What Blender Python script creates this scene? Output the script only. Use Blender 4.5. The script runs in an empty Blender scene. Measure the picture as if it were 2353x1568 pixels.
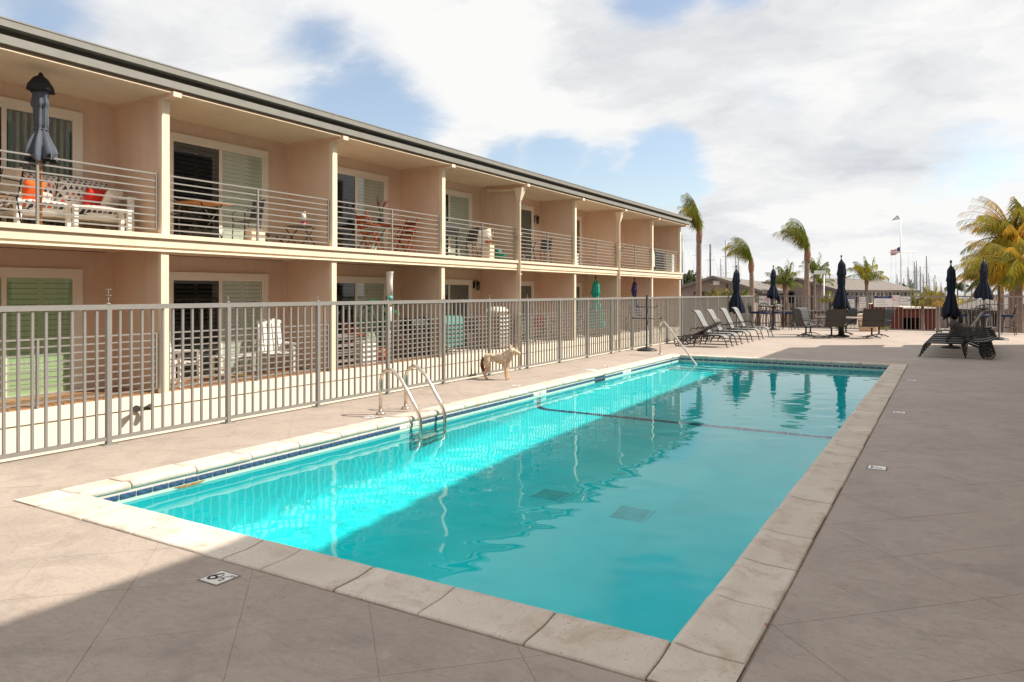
import bpy, bmesh, math, random
from mathutils import Vector, Matrix, noise
random.seed(7)
R_ = math.radians
SC = bpy.context.scene
COL = SC.collection

# ------------------------------------------------------------------ camera
CAM_H = 1.66
FPX, PX0, PY0 = 1680.0, 1176.5, 673.0          # focal length and horizon in a 2353 px wide frame
YAW = R_(30.72)
cam = bpy.data.cameras.new('camera')
cam.sensor_width = 36; cam.lens = 36 * FPX / 2353; cam.shift_y = -111 / 2353
cam.clip_start = 0.05; cam.clip_end = 6000
camo = bpy.data.objects.new('camera', cam); COL.objects.link(camo)
camo.location = (0, 0, CAM_H); camo.rotation_euler = (math.pi / 2, 0, YAW)
SC.camera = camo

# ------------------------------------------------------------------ sun, sky, exposure
SUN_AZ, SUN_EL = R_(33), R_(46)                # azimuth from +X towards +Y
sund = Vector((math.cos(SUN_EL) * math.cos(SUN_AZ), math.cos(SUN_EL) * math.sin(SUN_AZ), math.sin(SUN_EL)))
sl = bpy.data.lights.new('sun', 'SUN'); sl.energy = 3.55; sl.angle = R_(0.5); sl.color = (1.0, 0.91, 0.79)
slo = bpy.data.objects.new('sun', sl); COL.objects.link(slo)
slo.rotation_euler = sund.to_track_quat('Z', 'Y').to_euler()
slo.location = (20, 20, 30)
sl.cycles.is_caustics_light = True
SC.view_settings.view_transform = 'Standard'; SC.view_settings.look = 'None'
SC.view_settings.exposure = 1.02; SC.view_settings.gamma = 1.0
SC.view_settings.use_curve_mapping = False
cy = SC.cycles
cy.use_denoising = True; cy.max_bounces = 12; cy.diffuse_bounces = 7; cy.glossy_bounces = 4; cy.transmission_bounces = 8
cy.transparent_max_bounces = 12; cy.caustics_refractive = True; cy.caustics_reflective = False
cy.sample_clamp_indirect = 4; cy.blur_glossy = 0.5

W = bpy.data.worlds.new('World'); SC.world = W; W.use_nodes = True
nt = W.node_tree; N = nt.nodes; LK = nt.links
N.clear()
def wn(t, **k):
    n = N.new(t)
    for a, b in k.items(): setattr(n, a, b)
    return n
def wmath(op, a, b=None, c=None, clamp=False):
    n = wn('ShaderNodeMath', operation=op, use_clamp=clamp)
    for i, x in enumerate((a, b, c)):
        if x is None: continue
        if isinstance(x, (int, float)): n.inputs[i].default_value = x
        else: LK.new(x, n.inputs[i])
    return n.outputs[0]
sky = wn('ShaderNodeTexSky', sky_type='NISHITA', sun_disc=False)
sky.sun_elevation = SUN_EL; sky.sun_rotation = math.pi / 2 - SUN_AZ
sky.altitude = 0; sky.air_density = 1.0; sky.dust_density = 1.2; sky.ozone_density = 1.0
tc = wn('ShaderNodeTexCoord')
sep = wn('ShaderNodeSeparateXYZ'); LK.new(tc.outputs['Generated'], sep.inputs[0])
zz = wmath('ADD', wmath('MAXIMUM', sep.outputs[2], 0.0), 0.16)
com = wn('ShaderNodeCombineXYZ')
LK.new(wmath('DIVIDE', sep.outputs[0], zz), com.inputs[0]); LK.new(wmath('DIVIDE', sep.outputs[1], zz), com.inputs[1])
def wnoise(vec, scale, detail, rough=0.55, dist=0.0):
    n = wn('ShaderNodeTexNoise'); LK.new(vec, n.inputs['Vector'])
    n.inputs['Scale'].default_value = scale; n.inputs['Detail'].default_value = detail
    n.inputs['Roughness'].default_value = rough; n.inputs['Distortion'].default_value = dist
    return n
warp = wnoise(com.outputs[0], 1.3, 6, 0.6)
wv = wn('ShaderNodeVectorMath', operation='MULTIPLY_ADD')
LK.new(warp.outputs['Color'], wv.inputs[0]); wv.inputs[1].default_value = (0.9, 0.9, 0.9); LK.new(com.outputs[0], wv.inputs[2])
dens = wnoise(wv.outputs[0], 0.62, 8, 0.58)
def ray(x, y):
    F = Vector((-math.sin(YAW), math.cos(YAW), 0)); Rr = Vector((math.cos(YAW), math.sin(YAW), 0))
    return F + Rr * ((x - PX0) / FPX) + Vector((0, 0, (PY0 - y) / FPX))
# openings of blue between the clouds, in directions of the sky
dirw = wn('ShaderNodeVectorMath', operation='MULTIPLY_ADD')
sub = wn('ShaderNodeVectorMath', operation='SUBTRACT'); LK.new(warp.outputs['Color'], sub.inputs[0]); sub.inputs[1].default_value = (.5, .5, .5)
LK.new(sub.outputs[0], dirw.inputs[0]); dirw.inputs[1].default_value = (0.16, 0.16, 0.16); LK.new(tc.outputs['Generated'], dirw.inputs[2])
gap = None
for (x, y, rad, amt) in [(640, 40, .10, .20), (740, 120, .10, .34), (830, 200, .10, .40), (900, 270, .09, .40), (960, 330, .06, .22), (1180, 400, .06, .30), (1300, 420, .07, .34), (1420, 440, .06, .38), (1535, 385, .06, .48), (1545, 340, .035, .3),
                         (40, 10, .11, .30), (150, 60, .07, .16), (2260, 392, .07, .26), (2150, 405, .05, .22), (2340, 380, .05, .2), (500, 60, .06, .12), (1770, 170, .06, .22), (1500, -70, .08, .46), (1330, -150, .08, .40), (1660, -40, .06, .30), (1000, -120, .06, .25), (1900, -260, .1, .4), (600, -300, .1, .4), (2200, -150, .08, .3)]:
    d = wn('ShaderNodeVectorMath', operation='DISTANCE'); LK.new(dirw.outputs[0], d.inputs[0]); d.inputs[1].default_value = ray(x, y).normalized()
    g = wmath('MULTIPLY', wmath('SUBTRACT', 1.0, wmath('DIVIDE', d.outputs['Value'], rad * 1.25), clamp=True), amt)
    gap = g if gap is None else wmath('MAXIMUM', gap, g)
cl = wmath('SUBTRACT', wmath('ADD', wmath('MULTIPLY', dens.outputs['Fac'], 0.75), 0.36), gap)
mr = wn('ShaderNodeMapRange', interpolation_type='SMOOTHERSTEP'); LK.new(cl, mr.inputs['Value'])
mr.inputs['From Min'].default_value = 0.42; mr.inputs['From Max'].default_value = 0.66
shade = wnoise(wv.outputs[0], 1.15, 7, 0.55)
sr = wn('ShaderNodeMapRange'); LK.new(shade.outputs['Fac'], sr.inputs['Value'])
sr.inputs['From Min'].default_value = 0.31; sr.inputs['From Max'].default_value = 0.54
ccol = wn('ShaderNodeMix', data_type='RGBA'); LK.new(sr.outputs[0], ccol.inputs['Factor'])
ccol.inputs['A'].default_value = (0.325, 0.336, 0.358, 1); ccol.inputs['B'].default_value = (0.475, 0.474, 0.470, 1)
skm = wn('ShaderNodeVectorMath', operation='SCALE'); LK.new(sky.outputs[0], skm.inputs[0]); skm.inputs['Scale'].default_value = 0.08
lift = wn('ShaderNodeVectorMath', operation='ADD'); LK.new(skm.outputs[0], lift.inputs[0]); lift.inputs[1].default_value = (0.062, 0.054, 0.036)
mx = wn('ShaderNodeMix', data_type='RGBA'); LK.new(mr.outputs[0], mx.inputs['Factor'])
LK.new(lift.outputs[0], mx.inputs['A']); LK.new(ccol.outputs['Result'], mx.inputs['B'])
bg = wn('ShaderNodeBackground'); LK.new(mx.outputs['Result'], bg.inputs[0]); bg.inputs[1].default_value = 1.0
wo = wn('ShaderNodeOutputWorld'); LK.new(bg.outputs[0], wo.inputs[0])

# ------------------------------------------------------------------ helpers
def gnd(x, y, z=0.0):
    r = ray(x, y); t = (z - CAM_H) / r.z; return Vector((0, 0, CAM_H)) + r * t
def atD(x, y, d): return Vector((0, 0, CAM_H)) + ray(x, y) * d
def atX(x, y, X): r = ray(x, y); return Vector((0, 0, CAM_H)) + r * (X / r.x)
def atY(x, y, Y): r = ray(x, y); return Vector((0, 0, CAM_H)) + r * (Y / r.y)
IMG_R = Vector((math.cos(YAW), math.sin(YAW), 0)); IMG_F = Vector((-math.sin(YAW), math.cos(YAW), 0))

class MB:
    def __init__(s): s.v = []; s.f = []; s.sm = []
    def add(s, vs, fs, smooth=False):
        o = len(s.v); s.v += [tuple(p) for p in vs]; s.f += [tuple(i + o for i in q) for q in fs]; s.sm += [smooth] * len(fs); return s
    def box(s, c, d, rz=0.0, M=None):
        x, y, z = d[0] / 2, d[1] / 2, d[2] / 2
        vs = [Vector((a * x, b * y, e * z)) for a in (-1, 1) for b in (-1, 1) for e in (-1, 1)]
        if M is not None: vs = [M @ p for p in vs]
        elif rz: vs = [Matrix.Rotation(rz, 3, 'Z') @ p for p in vs]
        vs = [p + Vector(c) for p in vs]
        return s.add(vs, [(0, 1, 3, 2), (4, 6, 7, 5), (0, 4, 5, 1), (2, 3, 7, 6), (0, 2, 6, 4), (1, 5, 7, 3)])
    def bb(s, x0, x1, y0, y1, z0, z1): return s.box(((x0 + x1) / 2, (y0 + y1) / 2, (z0 + z1) / 2), (abs(x1 - x0), abs(y1 - y0), abs(z1 - z0)))
    def bar(s, p, q, w, h=None, up=(0, 0, 1)):
        p, q = Vector(p), Vector(q); h = h or w; d = (q - p); L = d.length; d = d / L
        u = Vector(up)
        if abs(d.dot(u)) > .98: u = Vector((1, 0, 0))
        a = d.cross(u).normalized(); b = a.cross(d)
        vs = [e + a * (i * w / 2) + b * (j * h / 2) for e in (p, q) for i, j in ((-1, -1), (1, -1), (1, 1), (-1, 1))]
        return s.add(vs, [(3, 2, 1, 0), (4, 5, 6, 7), (0, 1, 5, 4), (1, 2, 6, 5), (2, 3, 7, 6), (3, 0, 4, 7)])
    def tube(s, pts, r, n=8, closed=False):
        pts = [Vector(p) for p in pts]; m = len(pts); rr = r if isinstance(r, (list, tuple)) else [r] * m
        vs = []; prev = None
        for i, p in enumerate(pts):
            if closed: t = pts[(i + 1) % m] - pts[i - 1]
            else: t = pts[min(i + 1, m - 1)] - pts[max(i - 1, 0)]
            t.normalize()
            if prev is None:
                u = Vector((0, 0, 1)) if abs(t.z) < .9 else Vector((1, 0, 0)); a = t.cross(u).normalized()
            else:
                a = (prev - t * prev.dot(t)); a = a.normalized() if a.length > 1e-6 else t.orthogonal().normalized()
            prev = a; b = t.cross(a)
            for k in range(n):
                th = 2 * math.pi * k / n; vs.append(p + (a * math.cos(th) + b * math.sin(th)) * rr[i])
        fs = []
        for i in range(m if closed else m - 1):
            for k in range(n):
                i2 = (i + 1) % m; fs.append((i * n + k, i * n + (k + 1) % n, i2 * n + (k + 1) % n, i2 * n + k))
        s.add(vs, fs, True)
        if not closed:
            o = len(s.v) - m * n
            s.f += [tuple(o + k for k in range(n - 1, -1, -1)), tuple(o + (m - 1) * n + k for k in range(n))]; s.sm += [False, False]
        return s
    def lathe(s, prof, n=16, c=(0, 0, 0), fn=None, cap=True):
        c = Vector(c); vs = []; m = len(prof)
        for (r, z) in prof:
            for k in range(n):
                th = 2 * math.pi * k / n; q = r * (fn(th, z) if fn else 1.0)
                vs.append(c + Vector((q * math.cos(th), q * math.sin(th), z)))
        fs = [(i * n + k, i * n + (k + 1) % n, (i + 1) * n + (k + 1) % n, (i + 1) * n + k) for i in range(m - 1) for k in range(n)]
        s.add(vs, fs, True)
        if cap:
            o = len(s.v) - m * n
            s.f += [tuple(o + k for k in range(n - 1, -1, -1)), tuple(o + (m - 1) * n + k for k in range(n))]; s.sm += [False, False]
        return s
    def prism(s, poly, z0, z1):
        n = len(poly); vs = [(p[0], p[1], z0) for p in poly] + [(p[0], p[1], z1) for p in poly]
        return s.add(vs, [tuple(range(n - 1, -1, -1)), tuple(range(n, 2 * n))] + [(i, (i + 1) % n, n + (i + 1) % n, n + i) for i in range(n)])
    def extrude(s, prof, path0, path1, ax):                 # profile [(a,z)] with a along vector ax, swept from path0 to path1
        p0, p1, ax = Vector(path0), Vector(path1), Vector(ax); n = len(prof)
        vs = [p + ax * a + Vector((0, 0, z)) for p in (p0, p1) for a, z in prof]
        return s.add(vs, [tuple(range(n)), tuple(range(2 * n - 1, n - 1, -1))] + [(i, n + i, n + (i + 1) % n, (i + 1) % n) for i in range(n)])
    def grid(s, fn, nu, nv, smooth=True):
        vs = [fn(i / nu, j / nv) for j in range(nv + 1) for i in range(nu + 1)]
        fs = [(j * (nu + 1) + i, j * (nu + 1) + i + 1, (j + 1) * (nu + 1) + i + 1, (j + 1) * (nu + 1) + i) for j in range(nv) for i in range(nu)]
        return s.add(vs, fs, smooth)
    def mesh(s, name, m):
        me = bpy.data.meshes.new(name); me.from_pydata(s.v, [], s.f)
        me.polygons.foreach_set('use_smooth', s.sm); me.update()
        bm = bmesh.new(); bm.from_mesh(me); bmesh.ops.recalc_face_normals(bm, faces=bm.faces); bm.to_mesh(me); bm.free()
        if m is not None: me.materials.append(m)
        return me
    def build(s, name, m, parent=None, loc=(0, 0, 0), rot=(0, 0, 0)):
        return put(name, s.mesh(name, m), parent, loc, rot)

def put(name, me, parent=None, loc=(0, 0, 0), rot=(0, 0, 0), scale=None):
    o = bpy.data.objects.new(name, me); COL.objects.link(o); o.parent = parent; o.location = loc; o.rotation_euler = rot
    if scale is not None: o.scale = scale
    return o
def tag(o, label, cat, group=None):
    o['label'] = label; o['category'] = cat
    if group: o['group'] = group
    return o
def thing(name, label, cat, loc=(0, 0, 0), rz=0.0, group=None):
    o = bpy.data.objects.new(name, None); COL.objects.link(o); o.location = loc; o.rotation_euler = (0, 0, rz); o.empty_display_size = .2
    return tag(o, label, cat, group)
def struct(o): o['kind'] = 'structure'; return o
def stuff(o): o['kind'] = 'stuff'; return o
def copy_tree(o, parent=None):
    c = o.copy(); COL.objects.link(c); c.parent = parent
    for ch in list(o.children): copy_tree(ch, c)
    return c

# ------------------------------------------------------------------ materials
def mat(name, col, rough=.6, var=.12, scale=6.0, bump=0.0, bscale=60.0, metal=0.0, spec=.4, col2=None, detail=5):
    m = bpy.data.materials.new(name); m.use_nodes = True; t = m.node_tree; p = t.nodes['Principled BSDF']
    p.inputs['Roughness'].default_value = rough; p.inputs['Metallic'].default_value = metal; p.inputs['Specular IOR Level'].default_value = spec
    tcn = t.nodes.new('ShaderNodeTexCoord')
    n = t.nodes.new('ShaderNodeTexNoise'); n.inputs['Scale'].default_value = scale; n.inputs['Detail'].default_value = detail; n.inputs['Roughness'].default_value = .6
    t.links.new(tcn.outputs['Object'], n.inputs['Vector'])
    r = t.nodes.new('ShaderNodeMapRange'); r.inputs['From Min'].default_value = .3; r.inputs['From Max'].default_value = .7
    t.links.new(n.outputs['Fac'], r.inputs['Value'])
    x = t.nodes.new('ShaderNodeMix'); x.data_type = 'RGBA'
    a = [c * (1 - var) for c in col]; b = [min(1, c * (1 + var)) for c in (col2 or col)]
    x.inputs['A'].default_value = (*a, 1); x.inputs['B'].default_value = (*b, 1)
    t.links.new(r.outputs[0], x.inputs['Factor']); t.links.new(x.outputs['Result'], p.inputs['Base Color'])
    if bump:
        n2 = t.nodes.new('ShaderNodeTexNoise'); n2.inputs['Scale'].default_value = bscale; n2.inputs['Detail'].default_value = 4
        t.links.new(tcn.outputs['Object'], n2.inputs['Vector'])
        bn = t.nodes.new('ShaderNodeBump'); bn.inputs['Strength'].default_value = bump; bn.inputs['Distance'].default_value = .01
        t.links.new(n2.outputs['Fac'], bn.inputs['Height']); t.links.new(bn.outputs[0], p.inputs['Normal'])
    return m
M = {}
M['trim'] = M['stucco'] = None
M['lowerwall'] = mat('cream_wall', (.84, .76, .62), .75, .03, 2, .1, 60)
M['soffit'] = mat('soffit', (.70, .53, .40), .85, .04, 1.2, .1, 60, spec=.2)
M['fascia'] = mat('grey_fascia', (.225, .22, .198), .55, .08, 4, .1, 30)
M['darkfascia'] = mat('dark_recess', (.17, .155, .14), .7, .1)
M['roof'] = mat('roof_gravel', (.33, .29, .25), .95, .25, 8, .5, 60)
M['vinyl'] = mat('white_vinyl', (.80, .74, .66), .45, .02)
M['fence'] = mat('fence_paint', (.23, .222, .21), .5, .06, 12, .05, 80)
M['rail'] = mat('rail_paint', (.25, .238, .22), .45, .06, 12)
M['steel'] = mat('brushed_steel', (.70, .62, .54), .22, .06, 20, metal=1.0)
M['black'] = mat('black_metal', (.018, .016, .016), .45, .2, 20)
M['brown'] = mat('bronze_metal', (.05, .042, .036), .45, .2, 20)
M['sling'] = mat('grey_sling', (.20, .21, .215), .8, .06, 30, .2, 300)
M['slingdark'] = mat('charcoal_sling', (.13, .12, .115), .8, .08, 30, .2, 300)
M['navy'] = mat('navy_canvas', (.006, .011, .028), .85, .25, 9, .25, 120)
M['navy2'] = mat('navy_cushion', (.01, .02, .07), .8, .2, 9)
M['teal'] = mat('teal_canvas', (.02, .36, .28), .8, .12, 9, .2, 120)
M['purple'] = mat('purple_canvas', (.045, .03, .13), .8, .2, 9, .2, 120)
M['slate'] = mat('slate_canvas', (.085, .098, .125), .85, .12, 9, .25, 120)
M['darkcap'] = mat('black_canvas', (.02, .02, .024), .85, .2, 9)
M['white'] = mat('white_paint', (.80, .78, .74), .5, .03)
M['whiteplastic'] = mat('white_plastic', (.78, .76, .72), .4, .03)
M['wood'] = mat('weathered_wood', (.30, .17, .09), .7, .25, 12, .3, 50)
M['redwood'] = mat('red_brown_wood', (.24, .055, .018), .55, .25, 14, .2, 50)
M['tablewood'] = mat('orange_wood', (.45, .2, .07), .6, .2, 14)
M['palette'] = mat('tan_block', (.62, .42, .26), .85, .08, 5, .3, 60)
M['green'] = mat('green_plastic', (.015, .16, .09), .5, .15)
M['tealplastic'] = mat('teal_plastic', (.08, .27, .24), .5, .1)
M['orange'] = mat('orange_fabric', (.85, .13, .015), .8, .08, 9)
M['red'] = mat('red_fabric', (.55, .025, .012), .8, .1, 9)
M['cream'] = mat('cream_cushion', (.74, .66, .55), .85, .08, 9)
M['mustard'] = mat('mustard_fabric', (.55, .34, .06), .85, .1, 9)
M['leaf'] = mat('leaf_green', (.035, .12, .03), .5, .35, 6)
M['leaftrop'] = mat('monstera_leaf', (.015, .13, .05), .35, .3, 6)
M['terracotta'] = mat('terracotta', (.50, .17, .07), .8, .1)
M['wicker'] = mat('wicker', (.30, .19, .11), .8, .3, 60, .5, 120)
M['pinkred'] = mat('pink_candle', (.55, .04, .12), .4, .1)
M['asphalt'] = mat('asphalt', (.25, .225, .205), .95, .15, 2, .3, 60)
M['rust'] = mat('red_brick', (.11, .022, .013), .9, .25, 6, .3, 40)
M['darkhole'] = mat('dark_interior', (.015, .015, .014), .8, .2)
M['carwhite'] = mat('white_car_paint', (.80, .80, .80), .25, .01)
M['cargreen'] = mat('dark_green_car_paint', (.03, .06, .045), .25, .02)
M['tyre'] = mat('tyre_rubber', (.02, .02, .02), .8, .1)
M['carglass'] = mat('car_glass', (.02, .024, .028), .1, .05)
M['shingle'] = mat('grey_shingle', (.165, .145, .13), .9, .2, 3, .5, 25)
M['siding'] = mat('brown_siding', (.27, .215, .19), .85, .12, 1.5, .2, 20)
M['darkwood'] = mat('dark_beam', (.05, .036, .03), .8, .2)
M['mast'] = mat('mast_aluminium', (.30, .30, .31), .4, .08)
M['mastdark'] = mat('dark_mast', (.05, .05, .05), .5, .1)
M['trunk'] = mat('palm_trunk', (.22, .155, .125), .95, .3, 8, .8, 40)
M['shaft'] = mat('palm_crownshaft', (.24, .135, .085), .85, .35, 8, .5, 30)
def leaf_mat(name, col, col2, scale=1.2, var=.3):
    m = mat(name, col, .45, var, scale, col2=col2); t = m.node_tree; p = t.nodes['Principled BSDF']; o = [n for n in t.nodes if n.type == 'OUTPUT_MATERIAL'][0]
    tr = t.nodes.new('ShaderNodeBsdfTranslucent'); x = t.nodes.new('ShaderNodeMixShader'); x.inputs[0].default_value = .38
    t.links.new(p.inputs['Base Color'].links[0].from_socket, tr.inputs[0]); t.links.new(p.outputs[0], x.inputs[1]); t.links.new(tr.outputs[0], x.inputs[2]); t.links.new(x.outputs[0], o.inputs[0])
    return m
M['frond'] = leaf_mat('palm_frond', (.10, .16, .02), (.24, .25, .04))
M['gold'] = leaf_mat('golden_frond', (.42, .21, .012), (.66, .42, .03), .9)
M['goldgreen'] = leaf_mat('olive_frond', (.17, .19, .02), (.42, .33, .025), .9)
M['frondgrey'] = leaf_mat('grey_green_frond', (.09, .12, .04), (.12, .15, .05))
M['bush'] = leaf_mat('bush_leaf', (.11, .125, .02), (.24, .19, .03), 1.2, .4)
M['paper'] = mat('sign_white', (.72, .72, .74), .6, .02)
M['ink'] = mat('black_ink', (.012, .012, .012), .6, .05)
M['signblue'] = mat('sign_navy', (.02, .025, .12), .6, .05)
M['signred'] = mat('sign_red', (.6, .03, .03), .6, .05)
M['lamp'] = mat('lamp_white', (.75, .75, .72), .5, .05)
M['slat'] = mat('shutter_slat', (.80, .78, .70), .55, .04)
M['slatgreen'] = mat('green_shutter_slat', (.62, .67, .55), .55, .06)
M['blind'] = mat('blue_grey_blind', (.22, .30, .29), .6, .08)
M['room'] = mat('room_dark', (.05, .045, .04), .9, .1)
M['curtain'] = mat('grey_curtain', (.17, .17, .16), .9, .2, 30)

def glass_mat(name, tint=(.90, .94, .92), ior=1.5):
    m = bpy.data.materials.new(name); m.use_nodes = True; t = m.node_tree; t.nodes.clear()
    fr = t.nodes.new('ShaderNodeLayerWeight'); fr.inputs['Blend'].default_value = .5
    pw = t.nodes.new('ShaderNodeMath'); pw.operation = 'POWER'; pw.inputs[1].default_value = 5.0; t.links.new(fr.outputs['Facing'], pw.inputs[0])
    tr = t.nodes.new('ShaderNodeBsdfTransparent'); tr.inputs[0].default_value = (*tint, 1)
    gl = t.nodes.new('ShaderNodeBsdfGlossy'); gl.inputs['Roughness'].default_value = .02
    a = t.nodes.new('ShaderNodeMath'); a.operation = 'MULTIPLY_ADD'; a.inputs[1].default_value = .90; a.inputs[2].default_value = .07; a.use_clamp = True
    t.links.new(pw.outputs[0], a.inputs[0])
    x = t.nodes.new('ShaderNodeMixShader'); o = t.nodes.new('ShaderNodeOutputMaterial')
    t.links.new(a.outputs[0], x.inputs[0]); t.links.new(tr.outputs[0], x.inputs[1]); t.links.new(gl.outputs[0], x.inputs[2]); t.links.new(x.outputs[0], o.inputs[0])
    return m
M['glass'] = glass_mat('window_glass'); M['glassdark'] = glass_mat('screened_glass', (.42, .42, .40)); M['glassgreen'] = glass_mat('green_window_glass', (.88, .95, .86))

class NT:                                                   # small wrapper for writing node graphs
    def __init__(s, name): s.m = bpy.data.materials.new(name); s.m.use_nodes = True; s.t = s.m.node_tree; s.p = s.t.nodes['Principled BSDF']; s.tc = s.n('ShaderNodeTexCoord')
    def n(s, ty, **k):
        x = s.t.nodes.new(ty)
        for a, b in k.items(): setattr(x, a, b)
        return x
    def l(s, a, b): s.t.links.new(a, b)
    def math(s, op, a, b=None, clamp=False):
        x = s.n('ShaderNodeMath', operation=op, use_clamp=clamp)
        for i, y in enumerate((a, b)):
            if y is None: continue
            if isinstance(y, (int, float)): x.inputs[i].default_value = y
            else: s.l(y, x.inputs[i])
        return x.outputs[0]
    def noise(s, scale, detail=5, rough=.6, vec=None, dist=0):
        x = s.n('ShaderNodeTexNoise'); x.inputs['Scale'].default_value = scale; x.inputs['Detail'].default_value = detail; x.inputs['Roughness'].default_value = rough; x.inputs['Distortion'].default_value = dist
        s.l(vec or s.tc.outputs['Object'], x.inputs['Vector']); return x.outputs['Fac']
    def ramp(s, v, lo, hi, a=0.0, b=1.0):
        x = s.n('ShaderNodeMapRange'); s.l(v, x.inputs['Value'])
        for k, y in zip(('From Min', 'From Max', 'To Min', 'To Max'), (lo, hi, a, b)): x.inputs[k].default_value = y
        return x.outputs[0]
    def mix(s, f, a, b):
        x = s.n('ShaderNodeMix', data_type='RGBA')
        if isinstance(f, float): x.inputs['Factor'].default_value = f
        else: s.l(f, x.inputs['Factor'])
        for k, y in (('A', a), ('B', b)):
            if isinstance(y, tuple): x.inputs[k].default_value = (*y, 1)
            else: s.l(y, x.inputs[k])
        return x.outputs['Result']
    def bump(s, h, st, dist=.01, prev=None):
        x = s.n('ShaderNodeBump'); x.inputs['Strength'].default_value = st; x.inputs['Distance'].default_value = dist; s.l(h, x.inputs['Height'])
        if prev is not None: s.l(prev, x.inputs['Normal'])
        return x.outputs[0]

def deck_material(lines):
    k = NT('stamped_concrete' if not lines else 'stamped_concrete_scored'); geo = k.n('ShaderNodeNewGeometry'); P = geo.outputs['Position']
    mp = k.n('ShaderNodeMapping'); k.l(P, mp.inputs[0]); mp.inputs['Scale'].default_value = (1, 1, 1)
    a = k.noise(.45, 4, .55, P); b = k.noise(3.0, 8, .65, P, .6); c = k.noise(22, 6, .7, P)
    base = k.mix(k.ramp(a, .35, .65), (.36, .298, .254), (.415, .35, .30))
    base = k.mix(k.math('MULTIPLY', k.ramp(b, .48, .72), .55), base, (.27, .222, .188))
    base = k.mix(k.math('MULTIPLY', k.ramp(k.noise(5.5, 9, .7, P, 1.5), .55, .70), .5), base, (.47, .405, .35))
    base = k.mix(k.math('MULTIPLY', k.ramp(k.noise(.8, 7, .65, P, 1.4), .52, .70), .6), base, (.26, .225, .20))
    base = k.mix(k.math('MULTIPLY', k.ramp(c, .55, .74), .6), base, (.24, .195, .165))
    base = k.mix(k.math('MULTIPLY', k.ramp(k.noise(55, 2, .5, P), .70, .76), .6), base, (.10, .08, .07))
    # slate-like stamped relief: ridged, direction-stretched
    mp.inputs['Rotation'].default_value = (0, 0, R_(35)); mp.inputs['Scale'].default_value = (1.0, 2.6, 1)
    r1 = k.noise(3.2, 9, .62, mp.outputs[0], 1.2); r2 = k.noise(16, 6, .6, mp.outputs[0], .8)
    ridge = k.math('ABSOLUTE', k.math('SUBTRACT', r1, .5))
    crack = k.ramp(ridge, 0.0, .02)
    base = k.mix(k.math('MULTIPLY', k.math('SUBTRACT', 1.0, crack), .06), base, (.22, .17, .14))
    h = k.math('ADD', k.math('MULTIPLY', r1, 1.0), k.math('MULTIPLY', r2, .35))
    h = k.math('ADD', h, k.math('MULTIPLY', crack, .10))
    if lines:
        sp = k.n('ShaderNodeSeparateXYZ'); k.l(P, sp.inputs[0])
        for op, off in (('SUBTRACT', 4.54), ('ADD', 3.06)):
            u = k.math('DIVIDE', k.math('SUBTRACT', k.math(op, sp.outputs[1], sp.outputs[0]), off), .915)
            fr = k.math('ABSOLUTE', k.math('SUBTRACT', k.math('FRACT', k.math('ADD', u, .5)), .5))
            g = k.ramp(fr, 0.0, .007)
            base = k.mix(k.math('MULTIPLY', k.math('SUBTRACT', 1.0, g), .35), base, (.17, .13, .10))
            h = k.math('ADD', h, k.math('MULTIPLY', g, .15))
    k.l(base, k.p.inputs['Base Color']); k.p.inputs['Roughness'].default_value = .62; k.p.inputs['Specular IOR Level'].default_value = .35
    k.l(k.bump(h, .65, .012), k.p.inputs['Normal'])
    return k.m
M['deck'] = deck_material(False); M['deckfar'] = deck_material(True)

def stained(name, col, stain, amt, rough, bs, bscale):
    k = NT(name); geo = k.n('ShaderNodeNewGeometry'); P = geo.outputs['Position']; mp = k.n('ShaderNodeMapping'); k.l(P, mp.inputs[0]); mp.inputs['Scale'].default_value = (5, 5, .35)
    base = k.mix(k.ramp(k.noise(.9, 5, .6, P), .3, .7), tuple(c * .95 for c in col), tuple(min(1, c * 1.05) for c in col))
    base = k.mix(k.math('MULTIPLY', k.ramp(k.noise(1.0, 6, .65, mp.outputs[0]), .52, .75), amt), base, stain)
    base = k.mix(k.math('MULTIPLY', k.ramp(k.noise(5, 7, .7, P), .60, .75), amt * .7), base, stain)
    k.l(base, k.p.inputs['Base Color']); k.p.inputs['Roughness'].default_value = rough; k.p.inputs['Specular IOR Level'].default_value = .2
    k.l(k.bump(k.noise(bscale, 4, .6, P), bs, .01), k.p.inputs['Normal']); return k.m
M['stucco'] = stained('stucco', (.715, .54, .415), (.55, .41, .305), .4, .9, .35, 80); M['trim'] = stained('cream_trim', (.77, .655, .50), (.52, .40, .28), .35, .6, .12, 35)
def coping_material():
    k = NT('coping_stone'); geo = k.n('ShaderNodeNewGeometry'); P = geo.outputs['Position']
    oi = k.n('ShaderNodeObjectInfo')
    base = k.mix(k.ramp(k.noise(2.2, 5, .6, P), .35, .65), (.61, .535, .46), (.71, .635, .56))
    base = k.mix(k.math('MULTIPLY', k.ramp(oi.outputs['Random'], 0, 1), .35), base, (.52, .45, .37))
    base = k.mix(k.math('MULTIPLY', k.ramp(k.noise(4.0, 6, .65, P, .8), .50, .70), .65), base, (.42, .31, .22))
    base = k.mix(k.math('MULTIPLY', k.ramp(k.noise(70, 2, .5, P), .64, .70), .55), base, (.18, .14, .11))
    base = k.mix(k.math('MULTIPLY', k.ramp(k.noise(11, 2, .5, P), .735, .76), .7), base, (.50, .17, .06))
    k.l(base, k.p.inputs['Base Color']); k.p.inputs['Roughness'].default_value = .8; k.p.inputs['Specular IOR Level'].default_value = .25
    k.l(k.bump(k.math('ADD', k.noise(40, 5, .6, P), k.noise(120, 2, .5, P)), .35, .006), k.p.inputs['Normal'])
    return k.m
M['coping'] = coping_material()
M['mortar'] = mat('mortar', (.20, .165, .135), .95, .2, 20)
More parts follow.
